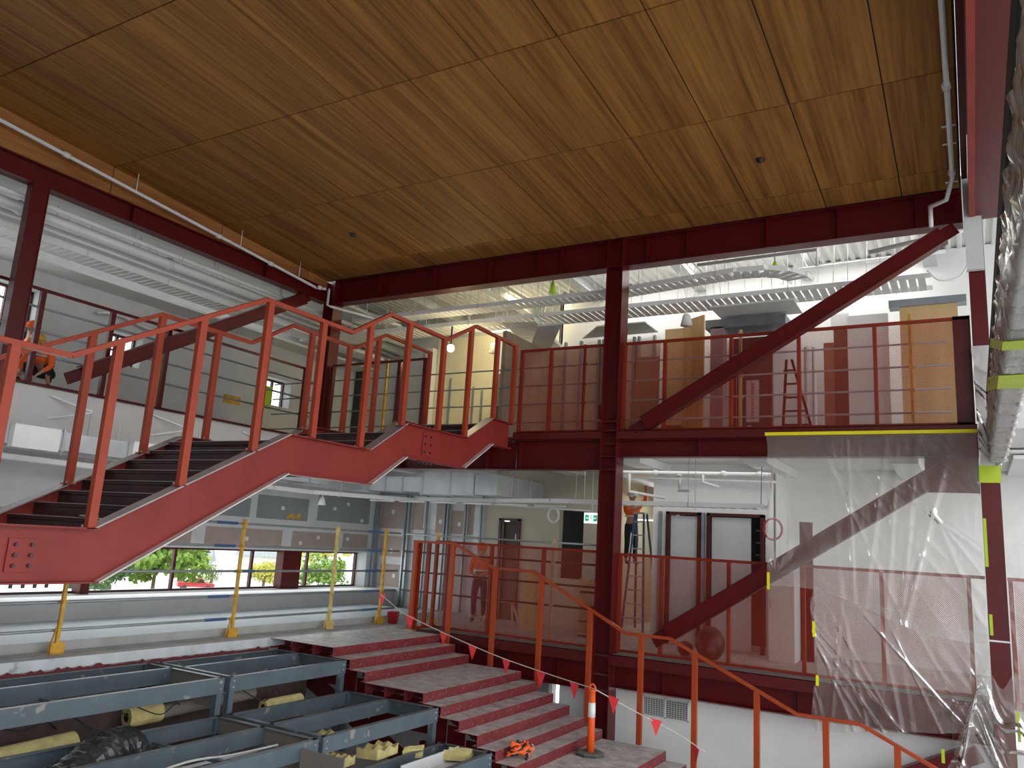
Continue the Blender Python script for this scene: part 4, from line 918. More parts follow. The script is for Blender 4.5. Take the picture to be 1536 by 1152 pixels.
# level 1 stuff behind the mesh
one('plywood_sheet', MB().prism([(-8.86,.0),(-8.30,.0),(-8.42,1.3),(-8.72,1.3)],'y',16.0,16.02), PLY, 'pale board leaning behind the lower railing left of the timber post', 'board')
o = thing('trestle', 'small timber trestle behind the lower railing', 'trestle', (-8.9,15.2,0))
for dx, y in ((-.35,15.1),(.35,15.1),(-.35,15.5),(.35,15.5)): MB().bar((-8.9+dx*1.2,y,0),(-8.9+dx*.7,15.3,.62),.04,.04).build('leg', TIMB, o)
MB().box(-9.3,-8.5,15.25,15.35,.6,.66).build('beam', TIMB, o)
for i in range(4): 
    o = one('timber_pallet', MB().box(-7.45,-6.75,15.9,16.7,.05+.3*i,.09+.3*i).box(-7.45,-7.35,15.9,16.7,.0+.3*i,.05+.3*i).box(-6.85,-6.75,15.9,16.7,.0+.3*i,.05+.3*i).box(-7.4,-6.8,16.0,16.6,.09+.3*i,.30+.3*i), TIMB, ('bottom','second','third','top')[i]+' crate of the timber stack left of the centre column', 'crate')
one('backpack', MB().sphere((-4.28,15.05,.27),.27,8,0,1.15).sphere((-4.28,14.90,.18),.17,8), BLACK, 'large dark backpack on the floor behind the lower railing under the brace', 'bag', smooth=True)
one('tool_bag', MB().sphere((-4.75,15.05,.13),.15,8,0,.9), BLACK, 'small dark bag on the floor left of the large backpack', 'bag', smooth=True)
o = thing('locker', 'white cupboard behind the lower railing at the left edge of the plastic sheet', 'cupboard', (-3.3,15.9,0))
MB().box(-3.42,-2.95,15.9,16.4,0,1.75).build('carcass', WHITE, o); MB().box(-3.38,-3.36,15.88,15.9,.95,1.1).build('handle', GALV, o)
one('wall_strip', MB().box(-2.93,-2.70,16.4,16.5,0,2.6), FRAME, 'maroon post behind the lower railing right of the white cupboard', 'post')

# ladder on level 1
la = thing('step_ladder', 'blue and aluminium step ladder standing in the passage behind the centre column', 'ladder', (-7.1,18.4,0))
def lrail(p, q, m=BLUE): MB().bar(p,q,.05,.03,(0,1,0)).build('stile', m, la)
lrail((-7.26,18.1,0),(-7.10,18.4,2.75)); lrail((-6.72,18.1,0),(-6.88,18.4,2.75)); lrail((-7.30,19.1,0),(-7.12,18.55,2.75)); lrail((-6.68,19.1,0),(-6.86,18.55,2.75))
for k in range(8):
    z = .30+.32*k; t = z/2.75; MB().box(-7.26+.16*t,-6.72-.16*t,18.08+.3*t,18.16+.3*t,z-.015,z+.015).build('rung', GALV, la)
MB().box(-7.13,-6.85,18.36,18.6,2.73,2.77).build('top_cap', GALV, la)

# ================================================================== LEVEL 2 THINGS
# stud and lined walls of the back rooms (in front of the white wall)
sp = thing('stud_partition', 'row of steel studs standing behind the upper perforated railings', 'partition', (-6,17.1,4.1))
for x in (-8.52,-8.10,-7.62,-7.50,-6.72,-6.60,-6.22): MB().box(x-.03,x+.03,17.0,17.08,4.1,6.80).build('stud', STUD, sp)
MB().box(-8.9,-6.1,17.09,17.11,4.1,6.66).build('board', mat('cream partition board', (.62,.54,.40), .8), sp)  # board in one cream tone
sp = thing('stud_partition', 'row of thin steel studs on the yellowish wall right of the bulb', 'partition', (-12.5,18.4,4.1))
for x, h in ((-12.85,2.3),(-12.05,2.0),(-11.75,1.9),(-14.5,2.6),(-14.8,2.6),(-13.75,2.9)): MB().box(x-.03,x+.03,18.38,18.44,4.1,4.1+h).build('stud', STUD, sp)
one('wall_column', MB().box(-13.66,-13.42,18.2,18.45,4.1,7.3), WHITE, 'white square wall column behind the stair, left of the yellow lit wall', 'column')
one('yellow_wall_lining', MB().box(-13.4,-11.45,18.42,18.46,4.1,7.6), mat('cream wall lining', (.72,.66,.46), .8, var=.03), 'cream wall lining lit by the bare bulb', 'wall lining')
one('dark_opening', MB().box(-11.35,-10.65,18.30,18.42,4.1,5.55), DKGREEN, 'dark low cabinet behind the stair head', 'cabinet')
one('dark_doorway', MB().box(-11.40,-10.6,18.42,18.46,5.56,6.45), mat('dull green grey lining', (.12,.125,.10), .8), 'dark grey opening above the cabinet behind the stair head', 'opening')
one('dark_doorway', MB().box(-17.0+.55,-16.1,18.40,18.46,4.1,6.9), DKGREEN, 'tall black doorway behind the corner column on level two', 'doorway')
one('wall_lining', MB().box(-9.0,-8.90,14.8,17.6,4.1,6.55), mat('warm brown partition side', (.34,.25,.17), .8), 'brownish side wall behind the first upper perforated panel', 'wall lining')
one('leaning_board', MB().prism([(-6.70,4.1),(-6.02,4.1),(-6.0,6.22),(-6.52,6.22)],'y',16.75,16.8), mat('brown hardboard', (.27,.15,.08), .7), 'brown board leaning behind the railing just right of the centre column', 'board')
o = thing('cupboard', 'tan timber cupboard with an open door behind the upper railing', 'cupboard', (-5.4,16.8,4.1))
MB().box(-5.85,-5.42,16.7,17.1,4.1,6.82).build('carcass', PLY, o); MB().prism([(-5.42,16.7),(-4.86,16.35),(-4.84,16.37),(-5.40,16.74)],'z',4.12,6.98).build('door_leaf', WOODD, o)
one('purple_column', MB().box(-4.78,-4.50,16.6,16.9,4.1,6.75), mat('mauve board', (.30,.20,.22), .8), 'mauve board edge right of the tan cupboard door', 'board')
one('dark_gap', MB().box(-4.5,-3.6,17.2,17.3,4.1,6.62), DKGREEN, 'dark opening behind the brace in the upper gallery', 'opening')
one('duct_end', MB().box(-4.9,-3.2,16.6,17.4,6.72,6.92), mat('charcoal duct', (.16,.17,.18), .5), 'dark grey flat duct above the upper railing behind the brace', 'duct')
o = thing('red_equipment_rack', 'red rack with white and red strip behind the third upper panel', 'rack', (-3.6,15.5,4.1))
MB().box(-3.98,-3.94,15.5,15.55,4.1,5.4).box(-3.30,-3.26,15.5,15.55,4.1,5.4).box(-3.98,-3.26,15.5,15.55,5.36,5.4).build('frame', FRAME, o)
MB().box(-3.74,-3.50,15.5,15.52,4.45,5.28).build('pale_panel', PALEG, o)
b = MB()
for i in range(12): b.box(-3.64,-3.59,15.48,15.5,4.50+.062*i,4.53+.062*i)
b.build('red_marks', FLAGM, o)
one('white_cable_heap', MB().tube(smooth_path([(-3.9,15.3,4.12),(-3.75,15.3,4.28),(-3.6,15.3,4.33),(-3.5,15.3,4.2),(-3.4,15.3,4.3),(-3.3,15.3,4.13)]),.015,6), PIPEW, 'white hose looping on the floor behind the red rack', 'hose', smooth=True)
o = thing('step_ladder', 'red step ladder standing behind the brace on level two', 'ladder', (-2.9,15.8,4.1))
for p, q in (((-3.1,15.7,4.1),(-3.05,15.9,5.75)),((-2.5,15.7,4.1),(-2.95,15.9,5.75))): MB().bar(p,q,.05,.03,(0,1,0)).build('stile', FRAME, o)
for k in range(5): MB().box(-3.08,-2.62+.07*k*-1,15.72,15.78,4.4+.27*k,4.43+.27*k).build('rung', FRAME, o)
one('stacked_boards', MB().box(-3.3,-2.75,15.6,16.1,4.1,4.22), FILL, 'white boards lying flat behind the upper railing under the red ladder', 'boards')
one('pipe_bundle', MB().cyl((-2.72,16.2,4.1),(-2.72,16.2,6.05),.05,10).cyl((-2.58,16.2,4.1),(-2.58,16.2,6.05),.04,10), FILL, 'pair of pale upright pipes behind the upper railing', 'pipes')
one('upright_board', MB().box(-2.30,-1.95,16.9,17.0,4.1,6.6), mat('dark brown panel', (.13,.05,.03), .6), 'dark brown upright panel behind the fifth upper railing panel', 'panel')
one('upright_board', MB().box(-2.50,-2.30,16.9,17.0,4.1,6.3), mat('russet panel', (.30,.13,.08), .6), 'russet upright panel left of the dark brown one', 'panel')
one('tool_case', MB().box(-5.28,-4.9,15.1,15.4,4.1,4.36), mat('brown case', (.22,.07,.03), .5), 'small brown case on the floor behind the foot of the brace', 'case', bevel=.02)
one('purple_tarp', MB().sphere((-2.0,15.3,4.14),.30,8,0,.6).sphere((-1.7,15.3,4.12),.18,8,0,.5), mat('purple cloth', (.14,.03,.05), .8), 'crumpled purple tarp on the level two floor', 'tarp', smooth=True)
one('plywood_sheet', MB().box(-1.02,-.05,16.2,16.24,4.1,6.72), PLY, 'light plywood panel at the right end behind the upper railing', 'panel')
one('metal_box', MB().box(-1.2,.1,16.15,16.45,6.72,6.86), STUD, 'grey metal box above the plywood panel at the right end', 'box')
one('white_board', MB().box(-2.0,-1.25,16.6,16.65,4.1,6.75), WHITE, 'white board standing behind the fourth upper railing post', 'board')
one('window_board', MB().box(-2.35,-2.0,16.9,16.95,6.62,6.9), WHITE, 'white box above the railing where the big brace crosses', 'box')
# black equipment by the column with a small green label
o = thing('charging_station', 'black stacked equipment with a mint sticker left of the centre column on level two', 'equipment', (-6.9,15.4,4.1))
MB().box(-6.80,-6.50,15.2,15.6,4.1,4.2).box(-6.78,-6.52,15.22,15.58,4.25,4.5).box(-6.78,-6.52,15.22,15.58,4.55,4.85).build('cases', BLACK, o, bevel=.01); MB().box(-6.77,-6.66,15.18,15.2,4.20,4.30).build('sticker', mat('mint sticker', (.3,.75,.6), .5), o)
MB().tube([(-6.65+.08*math.cos(t*PI/6),15.4,4.85+.1*math.sin(t*PI/6)) for t in range(7)],.01,6).build('handle', GALV, o, smooth=True)
# suspended ceiling pieces
one('soffit_panel', MB().prism([(-10.5,18.4),(-8.2,14.95),(-7.6,14.95),(-9.85,18.4)],'z',6.62,6.66), OFFW, 'white sloping soffit panel above the stair head', 'soffit')
one('soffit_panel', MB().box(-4.6,-2.9,15.9,16.9,6.98,7.02), OFFW, 'white suspended panel above the upper brace', 'soffit')
one('soffit_panel', MB().prism([(-8.3,17.5),(-6.3,17.5),(-6.3,16.6),(-7.5,16.6)],'z',7.0,7.03), PALEG, 'grey soffit panel left of the centre column', 'soffit')
# green vest on window
b = MB(); v = []
for i in range(7):
    for j in range(5):
        w_ = .15*(1-.35*abs(i-2.5)/3.5); v.append((-16.3+.03*math.sin(j*2+i), 14.83+w_*(j/4-.5)*1.6, 5.60-.10*i))
f = [(i*5+j,i*5+j+1,i*5+j+6,i*5+j+5) for i in range(6) for j in range(4)]
b.add(v, f); o = one('hi_vis_vest', b, LIMEC, 'lime green hi vis vest hanging in front of the level two window', 'vest', smooth=True)
md = o.modifiers.new('s', 'SOLIDIFY'); md.thickness = .03
one('yellow_tag', MB().box(-16.495,-16.49,13.55,14.1,4.95,5.17), YEL, 'yellow sticker patch on the grey wall left of the level two window', 'sticker')
one('white_hose', MB().tube(smooth_path([(-16.35,9.8,6.25),(-16.3,10.3,6.33),(-16.3,11.0,6.22),(-16.35,11.8,6.25),(-16.3,12.4,6.2)]),.035,8), PIPEW, 'crumpled white hose on the left gallery wall above the maroon railing', 'hose', smooth=True)
# ceiling sensors
for x, y, lb in ((-2.72,12.19,'small black ceiling sensor at the right part of the timber ceiling'),(-11.39,12.19,'small black ceiling sensor at the left part of the timber ceiling')):
    z = cz(y); one('ceiling_sensor', MB().cyl((x,y,z),(x,y,z-.02),.07).sphere((x,y,z-.02),.05,8), BLACK, lb, 'sensor', smooth=True)

# ================================================================== PLASTIC
def sheet(label, xl, xr, zt, zb, y, mat_, nx=210, nz=210, amp=.035, seed=1, gather=None, name='plastic_sheet', pull=()):
    rnd = random.Random(seed); v = []
    ridges = [(rnd.uniform(-3,.2), rnd.uniform(-1.3,.3), rnd.uniform(.022,.05), rnd.uniform(.4,1.3)) for _ in range(30)]
    for j in range(nz+1):
        t = j/nz
        for i in range(nx+1):
            s_ = i/nx; a = xl(t); b_ = xr(t); x = a+(b_-a)*s_; z = zt(s_)+(zb(s_)-zt(s_))*t
            d = 0
            for (rx, sl, w, h) in ridges:
                q = (x-rx-sl*(z-zt(s_)))/w
                if abs(q) < 3: d += h*math.exp(-q*q)
            d += .6*math.sin(x*9+z*3+seed)*t+.4*math.sin(z*5-x*4)
            yy = y-amp*d*min(1, t*3+.1)
            for (cx, czz, rr_, st_) in pull:
                e = math.hypot(x-cx, z-czz)
                if e < rr_: yy -= .022*math.cos(math.atan2(z-czz, x-cx)*11)*(1-e/rr_)*min(1,e*3)
            v.append((x+.01*math.sin(z*14)*(1 if i == 0 else 0), yy, z))
    f = [(j*(nx+1)+i, j*(nx+1)+i+1, (j+1)*(nx+1)+i+1, (j+1)*(nx+1)+i) for j in range(nz) for i in range(nx)]
    return one(name, MB().add(v, f), mat_, label, 'plastic sheet', smooth=True)
sheet('large translucent plastic sheet hanging from the level two beam, upper part', lambda t: -3.02, lambda t: .12, lambda s: 3.96, lambda s: 1.42-.55*s+.12*math.sin(s*6), 14.0, SHEETD, seed=3, amp=.021, pull=((-2.9,1.6,1.6,1),))
sheet('translucent plastic sheet draped over the lower perforated railing at right', lambda t: -2.30-.05*math.sin(t*9), lambda t: .13, lambda s: 1.45-.5*s, lambda s: -.76+.35*s, 14.03, SHEETM, seed=8, amp=.022, pull=((-.1,.1,1.3,1),))
sheet('bunched plastic sheet gathered at the foot of the taped right column', lambda t: .0-.50*t, lambda t: .50+.25*t, lambda s: .35+.12*math.sin(s*9), lambda s: -1.05+.1*math.sin(s*11), 13.98, SHEETM, 60, 50, amp=.09, seed=5)
sheet('narrow plastic sheet hanging right of the taped column', lambda t: .40+.04*t, lambda t: 1.3, lambda s: 2.3, lambda s: -.6, 14.02, SHEETM, 50, 60, amp=.03, seed=12)
one('tape_strip', MB().box(-3.05,.13,13.955,13.965,3.95,4.005), YELB, 'long bright yellow tape strip along the top of the plastic sheet', 'tape')
for i, (x, z, lz, lb) in enumerate(((-3.0,1.50,.28,'at the left edge of the sheet on the brace'),(-2.29,.80,.24,'on the left edge of the lower sheet'),(-2.25,.02,.16,'low on the left edge of the lower sheet'),(.16,2.3,.72,'on the upper part of the right column'),(.17,1.10,.30,'halfway down the right column'),(-.53,-.80,.19,'below the gathered sheet near the bottom right corner'),
                                    (.43,-.25,.40,'beside the foot of the right column'),(-2.1,-.76,.10,'at the top of a handrail post'),(-.08,-.95,.12,'low on the bunched sheet'))):
    xx = x if i not in (3,4) else x
    one('tape_strip', MB().box(xx-.018,xx+.025,13.93 if i not in (3,4) else 14.14,13.94 if i not in (3,4) else 14.15,z-lz/2,z+lz/2), LIME if i > 2 else YELB, ('long ' if i == 3 else 'short ')+('yellow' if i < 3 else 'lime')+' tape strip '+lb, 'tape')
# wrapped beam at right (runs towards the viewer)
v = []; NY, NR = 260, 28; rnd = random.Random(4)
for j in range(NY+1):
    y = 1.6+(14.12-1.6)*j/NY
    for i in range(NR):
        a = i/NR*4
        k_, t_ = int(a), a-int(a)
        cx = [( .275,3.50),(.47,3.50),(.47,4.14),(.275,4.14)]; p0 = cx[k_]; p1 = cx[(k_+1)%4]
        x = p0[0]+(p1[0]-p0[0])*t_; z = p0[1]+(p1[1]-p0[1])*t_
        w = .016*math.sin(y*13+z*7+1.3*math.sin(y*3))+.013*math.sin(y*29-z*15)+.010*math.sin(y*7.3+z*31)+.006*rnd.uniform(-1,1)
        if k_ in (0,2): z += -w if k_ == 0 else w
        else: x += w if k_ == 1 else -w
        v.append((x,y,z))
f = [(j*NR+i, j*NR+(i+1)%NR, (j+1)*NR+(i+1)%NR, (j+1)*NR+i) for j in range(NY) for i in range(NR)]
wb = thing('wrapped_beam', 'beam wrapped in crinkled grey plastic running towards the viewer at the right edge', 'beam', (.34,1.6,3.5))
MB().add(v, f).build('plastic_wrap', WRAPM, wb, smooth=True)
MB().box(.32,.42,1.6,14.14,3.56,4.08).build('beam_core', FRAME, wb)
for yt, yb_, w in ((9.0,6.35,.24),(10.9,7.5,.55)):
    MB().add([(.245,yt,4.17),(.245,yt+w*1.6,4.17),(.245,yb_+w,3.47),(.245,yb_,3.47),(.250,yt,4.17),(.250,yt+w*1.6,4.17),(.250,yb_+w,3.47),(.250,yb_,3.47)],
             [(0,1,2,3),(7,6,5,4),(0,4,5,1),(1,5,6,2),(2,6,7,3),(3,7,4,0)]).box(.245,.50,yb_,yb_+w,3.462,3.468).build('tape_band', LIME, wb)
one('edge_channel', MB().box(.262,.285,1.6,13.2,4.20,4.42).box(.285,.36,1.6,13.2,4.20,4.21), DARK, 'black steel channel sitting on top of the plastic wrapped beam', 'channel')
one('tape_band', MB().box(.125,.415,14.13,14.14,3.20,3.46), LIME, 'broad lime tape band at the top of the lower right column', 'tape')
# hanging flap of plastic under the wrapped beam end
sheet('crumpled grey plastic flap at the head of the right column', lambda t: .12+.04*t, lambda t: .46-.03*t, lambda s: 5.35, lambda s: 3.45, 14.08, WRAPM, 30, 60, amp=.05, seed=21)

# ================================================================== PEOPLE
def skin_obj(name, nodes, edges, mat_, parent, sub=1):
    """nodes: list of ((x,y,z), r)"""
    me = bpy.data.meshes.new(name); me.from_pydata([n[0] for n in nodes], edges, []); me.materials.append(mat_)
    o = bpy.data.objects.new(name, me); COL.objects.link(o); o.parent = parent
    sk = o.modifiers.new('skin', 'SKIN'); sk.use_smooth_shade = True
    for i, n in enumerate(nodes):
        sv = me.skin_vertices[0].data[i]; r = n[1]; sv.radius = (r, r) if not isinstance(r, tuple) else r; sv.use_root = (i == 0)
    ss = o.modifiers.new('sub', 'SUBSURF'); ss.levels = sub; ss.render_levels = sub
    return o
def person(label, loc, yaw, pose, shirt=HIVIS, trousers=NAVY, helmet=WHITEP, vest=True):
    root = thing('person', label, 'person', loc); root.rotation_euler = (0,0,yaw)
    J = pose
    def hand(w, d, side):
        """palm + 5 fingers from the wrist w in direction d"""
        d = Vector(d).normalized(); w = Vector(w); s_ = d.cross(Vector((0,0,1))) if abs(d.z) < .9 else Vector((1,0,0)); s_.normalize(); u = s_.cross(d)
        ns = [(tuple(w+d*.06), (.022,.034))]; es = []
        for k in range(4):
            b0 = w+d*.09+s_*(.024-.016*k); L_ = (.030,.034,.032,.025)[k]
            ns += [(tuple(b0), .010), (tuple(b0+d*L_*.9-u*.008), .009), (tuple(b0+d*L_*1.5-u*.030), .008)]
            n0 = len(ns)-3; es += [(0,n0),(n0,n0+1),(n0+1,n0+2)]
        b0 = w+d*.045+s_*.032*side; ns += [(tuple(b0), .011), (tuple(b0+d*.03+s_*.022*side-u*.015), .009)]; n0 = len(ns)-2; es += [(0,n0),(n0,n0+1)]
        return ns, es
    nodes = [(J['pelvis'], (.15,.11)), (J['waist'], (.13,.10)), (J['chest'], (.16,.11)), (J['neck'], .055), (J['head0'], .07), (J['head1'], (.078,.095)), (J['head2'], (.07,.085))]
    edges = [(0,1),(1,2),(2,3),(3,4),(4,5),(5,6)]
    for s_ in ('l','r'):
        b0 = len(nodes)
        nodes += [(J['sh'+s_], .065), (J['el'+s_], .042), (J['wr'+s_], .027)]; edges += [(2,b0),(b0,b0+1),(b0+1,b0+2)]
        ns, es = hand(J['wr'+s_], Vector(J['wr'+s_])-Vector(J['el'+s_]), 1 if s_ == 'l' else -1); o_ = len(nodes)
        nodes += ns; edges += [(b0+2,o_)]+[(a+o_,c+o_) for a,c in es]
        b0 = len(nodes)
        nodes += [(J['hp'+s_], .088), (J['kn'+s_], .056), (J['an'+s_], .038), (J['to'+s_], .034)]; edges += [(0,b0),(b0,b0+1),(b0+1,b0+2),(b0+2,b0+3)]
    skin_obj('body', nodes, edges, SKIN, root)
    # clothes
    n2 = [(J['waist'], (.15,.12)), (J['chest'], (.18,.13)), (tuple(Vector(J['neck'])-Vector((0,0,.05))), .09)]; e2 = [(0,1),(1,2)]
    for s_ in ('l','r'):
        b0 = len(n2); n2 += [(J['sh'+s_], .080), (J['el'+s_], .056), (tuple(Vector(J['el'+s_]).lerp(Vector(J['wr'+s_]), .8)), .042)]; e2 += [(1,b0),(b0,b0+1),(b0+1,b0+2)]
    skin_obj('shirt', n2, e2, shirt, root)
    n3 = [(J['pelvis'], (.165,.125)), (tuple(Vector(J['pelvis']).lerp(Vector(J['waist']), .7)), (.15,.12))]; e3 = [(0,1)]
    for s_ in ('l','r'):
        b0 = len(n3); n3 += [(J['hp'+s_], .10), (J['kn'+s_], .070), (tuple(Vector(J['an'+s_])+Vector((0,0,.05))), .055)]; e3 += [(0,b0),(b0,b0+1),(b0+1,b0+2)]
    skin_obj('trousers', n3, e3, trousers, root)
    for s_ in ('l','r'): skin_obj('boot', [(J['an'+s_], .056), (J['to'+s_], .048)], [(0,1)], BLACK, root)
    h = Vector(J['head2']); c = Vector(J['head1'])
    hm = MB().sphere(h+Vector((0,0,.03)), .125, 8, 0, .85).tube([h+Vector((0,0,-.005)), h+Vector((0,0,.005))], .155, 16).build('helmet', helmet, None, smooth=True); hm.parent = root
    fdir = Vector(J.get('face', (0,-1,0))).normalized(); sd = fdir.cross(Vector((0,0,1))).normalized()
    e = MB()
    for k in (-1,1): e.sphere(c+fdir*.092+sd*.032*k+Vector((0,0,.015)), .012, 5)
    q = e.build('eyes', BLACK); q.parent = root
    q = MB().tube([c+fdir*.085+Vector((0,0,.005)), c+fdir*.115-Vector((0,0,.025))], [.010,.016], 6).sphere(c+fdir*.09-Vector((0,0,.055)), .016, 5, 0, .4).sphere(c+sd*.088, .022, 5).sphere(c-sd*.088, .022, 5).build('face_features', SKIN, smooth=True); q.parent = root
    if vest:
        q = MB()
        ch = Vector(J['chest']); wa = Vector(J['waist'])
        q.tube([wa.lerp(ch,.25), wa.lerp(ch,.42)], [.166,.170], 14); q = q.build('reflective_band', WHITEP, root, smooth=True); q.matrix_parent_inverse = Matrix(); q.parent = root
    return root
STAND = dict(pelvis=(0,0,.95), waist=(0,0,1.10), chest=(0,0,1.34), neck=(0,0,1.50), head0=(0,-.01,1.56), head1=(0,-.02,1.63), head2=(0,-.01,1.70),
             shl=(.19,0,1.42), ell=(.24,-.02,1.15), wrl=(.25,-.12,.92), shr=(-.19,0,1.42), elr=(-.24,-.02,1.15), wrr=(-.25,-.12,.92),
             hpl=(.10,0,.90), knl=(.12,-.03,.50), anl=(.12,.02,.09), tol=(.13,-.16,.04), hpr=(-.10,0,.90), knr=(-.12,-.03,.50), anr=(-.12,.02,.09), tor=(-.13,-.16,.04))
p = dict(STAND); p.update(ell=(.30,-.16,1.62), wrl=(.22,-.28,1.84), elr=(-.22,-.22,1.25), wrr=(-.10,-.38,1.34), face=(.2,-1,.2))
person('person in orange vest and dark trousers working on the blue step ladder', (-7.32,18.72,1.50), .9, p)
p = dict(STAND); p.update(wrl=(.12,-.30,1.12), wrr=(-.12,-.30,1.10))
person('person in orange and dark trousers standing behind the lower railing at left', (-10.05,16.2,0), .4, p, helmet=HIVIS)
p = dict(STAND); p.update(wrl=(.10,-.32,1.10), ell=(.26,-.12,1.16), wrr=(-.10,-.32,1.10), elr=(-.26,-.12,1.16))
p = {k_: ((v_[0], v_[1]-(.22 if k_.startswith('kn') else 0)+(.12 if k_ == 'pelvis' or k_.startswith('hp') else 0), v_[2]*(.84 if v_[2] > .6 else (.9 if v_[2] > .2 else 1))) if k_ != 'face' else v_) for k_, v_ in p.items()}
person('person in orange vest with orange helmet standing in front of the left gallery window', (-16.1,8.42,4.1), -.3, p, helmet=HIVIS)
CR = dict(pelvis=(0,0,.34), waist=(0,-.10,.46), chest=(0,-.26,.62), neck=(0,-.38,.72), head0=(0,-.42,.76), head1=(0,-.47,.80), head2=(0,-.46,.87),
          shl=(.19,-.28,.68), ell=(.27,-.36,.42), wrl=(.18,-.52,.26), shr=(-.19,-.28,.68), elr=(-.27,-.36,.42), wrr=(-.18,-.52,.26),
          hpl=(.11,0,.32), knl=(.20,-.38,.44), anl=(.17,-.14,.09), tol=(.18,-.30,.04), hpr=(-.11,0,.32), knr=(-.20,-.38,.44), anr=(-.17,-.14,.09), tor=(-.18,-.30,.04), face=(0,-.8,-.5))
person('person in red orange shirt crouching on the left gallery edge', (-14.85,8.12,4.1), .6, CR, helmet=YEL, vest=False)

# ================================================================== OUTSIDE THE WINDOWS
struct(MB().box(-260,-17.4,-60,260,-7.8,-7.6).build('ground', mat('pale concrete ground', (.72,.71,.69), .9, var=.05, scale=.2)))  # ground in one pale concrete tone
one('grass_verge', MB().box(-95,-60,-50,220,-7.6,-7.55), GRASS, 'green verge outside the strip windows on the near side of the road', 'grass')
def tree(label, x, y, h, r, m, z0=-4.5, n=900, seed=0):
    rnd = random.Random(seed); o = thing('tree', label, 'tree', (x,y,z0))
    b = MB().tube([(x,y,z0),(x+.1,y,z0+h*.5),(x,y+.2,z0+h*.8)],[.25,.18,.08],8)
    for k in range(5): a = k*1.3; b.tube([(x,y,z0+h*.4),(x+r*.6*math.cos(a),y+r*.6*math.sin(a),z0+h*.75)],[.09,.03],6)
    b.build('trunk', BARK, o, smooth=True); b = MB()
    cl = [(rnd.uniform(-.6,.6)*r, rnd.uniform(-.6,.6)*r, h*.62+rnd.uniform(-.28,.30)*h, rnd.uniform(.28,.5)*r) for _ in range(14)]
    for _ in range(n):
        c = rnd.choice(cl); d = Vector((rnd.gauss(0,1),rnd.gauss(0,1),rnd.gauss(0,1))).normalized()*c[3]*rnd.uniform(.6,1.05)
        p = Vector((x+c[0],y+c[1],z0+c[2]))+d; a = Vector((rnd.gauss(0,1),rnd.gauss(0,1),rnd.gauss(0,1))).normalized(); e = a.orthogonal().normalized(); s_ = r*.085
        b.add([p-a*s_,p+e*s_*.6,p+a*s_,p-e*s_*.6],[(0,1,2,3)])
    b.build('foliage', m, o); return o
tree('broad green tree outside the strip window, left of the red ute', -92, 68.5, 9.5, 6.0, LEAF, n=2600, seed=1, z0=-7.55)
tree('yellowing tree just behind the broad green one', -112, 88, 9.0, 4.2, LEAFY, n=1300, seed=2, z0=-7.6)
tree('dark dense shrub outside the left end of the strip window', -91, 61.5, 4.6, 2.6, LEAFD, n=1200, seed=3, z0=-7.55)
tree('yellow green tree outside the right end of the strip window', -104, 113, 10.0, 5.0, LEAFY, n=1300, seed=4, z0=-7.6)
tree('green bush filling the bottom of the rightmost strip window pane', -90, 98, 4.6, 4.0, LEAF, n=1300, seed=5, z0=-7.55)
tree('small yellow green bush left of the wide column, outside', -96, 91.0, 3.6, 2.8, LEAFY, n=900, seed=6, z0=-7.6)
tree('green shrub outside beside the red ute', -100, 84.4, 3.4, 1.7, LEAF, n=500, seed=7, z0=-7.6)
def house(label, x, y, w, d, h, rz, z0=-7.6):
    o = thing('house', label, 'house', (x,y,z0)); o.rotation_euler = (0,0,rz)
    def ch(mb, nm, m): q = mb.build(nm, m); q.parent = o; return q
    ch(MB().box(-d/2,d/2,-w/2,w/2,0,h), 'walls', PLASTER)
    ch(MB().prism([(-w/2-.6,h),(w/2+.6,h),(0,h+w*.28)],'x',-d/2-.5,d/2+.5), 'roof', ROOFM)
    for k in (-.28,.28): ch(MB().box(d/2,d/2+.05,w*k-.9,w*k+.9,1.0,2.4), 'house_window', CARG)
    ch(MB().box(d/2,d/2+.05,-.5,.5,0,2.2), 'house_door', ROOFM)
house('pale gabled house beyond the road, behind the red ute', -124, 98, 8, 9, 2.6, .75)
house('second pale house beyond the road, at right of the wide column', -122, 116, 13, 10, 3.9, .75)
house('third pale house beyond the road at the left end', -128, 66, 13, 12, 3.8, .6)
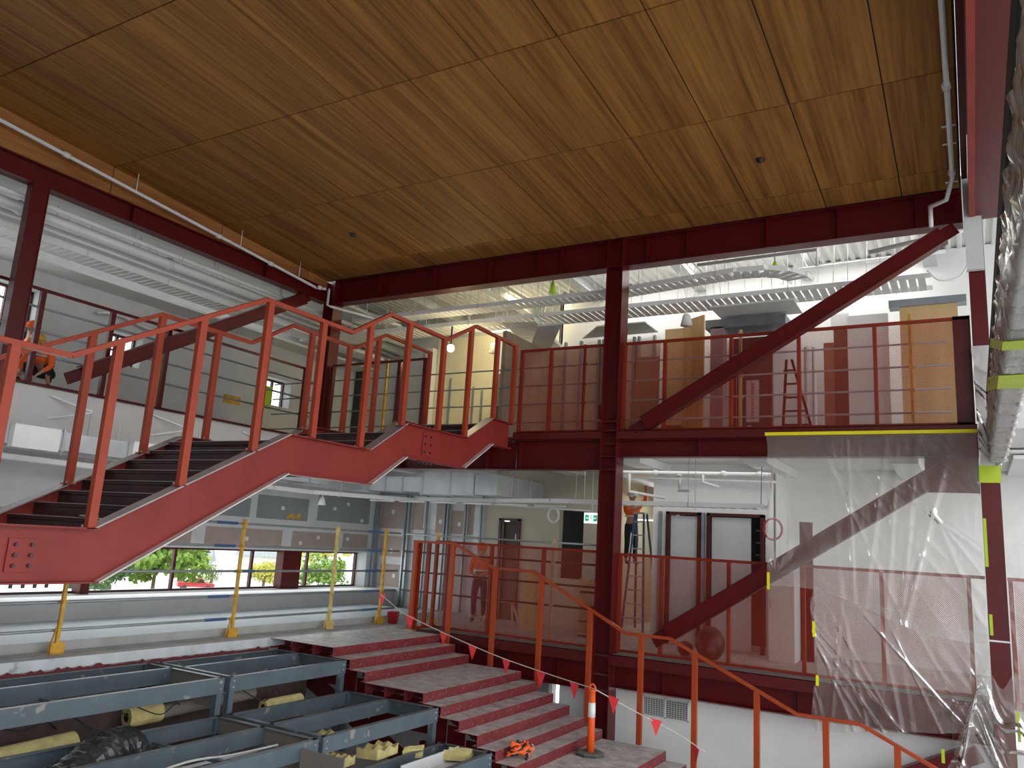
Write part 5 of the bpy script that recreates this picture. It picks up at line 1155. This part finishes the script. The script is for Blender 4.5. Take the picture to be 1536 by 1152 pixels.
def car(label, x, y, rz, m, z0=-7.6):
    o = thing('car', label, 'car', (x,y,z0)); o.rotation_euler = (0,0,rz)
    def ch(mb, nm, mm, bv=0): q = mb.build(nm, mm, None, False, bv); q.parent = o
    ch(MB().prism([(-2.5,.45),(2.5,.45),(2.5,.95),(1.3,1.05),(.75,1.65),(-.7,1.7),(-1.0,1.1),(-2.5,1.1)],'x',-.9,.9), 'car_body', m, .06)
    ch(MB().prism([(1.15,1.1),(.7,1.58),(.05,1.6),(.05,1.1)],'x',-.92,.92).prism([(-.05,1.1),(-.05,1.6),(-.65,1.6),(-.9,1.1)],'x',-.92,.92), 'car_windows', CARG)
    for a in (-1.6,1.6):
        for s_ in (-.85,.85): ch(MB().cyl((s_-.1,a,.36),(s_+.1,a,.36),.36,16), 'wheel', BLACK)
car('red ute parked on the road outside the strip window', -97.3, 79.4, -.86+.35, CARR)
car('dark car parked outside left of the tree', -98, 63.8, -.6, mat('dark car paint', (.03,.04,.05), .3))

# ================================================================== WORLD & RENDER LOOK
w = bpy.data.worlds.new('sky'); SC.world = w; w.use_nodes = True
nt = w.node_tree; nt.nodes.clear(); out = nt.nodes.new('ShaderNodeOutputWorld'); bg = nt.nodes.new('ShaderNodeBackground')
tc = nt.nodes.new('ShaderNodeTexCoord'); sx = nt.nodes.new('ShaderNodeSeparateXYZ'); cr = nt.nodes.new('ShaderNodeValToRGB')
nt.links.new(tc.outputs['Generated'], sx.inputs[0]); nt.links.new(sx.outputs[2], cr.inputs[0])
cr.color_ramp.elements[0].position = 0; cr.color_ramp.elements[0].color = (.80,.83,.86,1); cr.color_ramp.elements[1].position = .6; cr.color_ramp.elements[1].color = (.92,.96,1.0,1)
nt.links.new(cr.outputs[0], bg.inputs[0]); bg.inputs[1].default_value = 2.4; nt.links.new(bg.outputs[0], out.inputs[0])
vs = SC.view_settings; vs.view_transform = 'Standard'; vs.look = 'None'; vs.exposure = 0.50; vs.gamma = 1; vs.use_curve_mapping = False
SC.cycles.max_bounces = 8; SC.cycles.transparent_max_bounces = 16
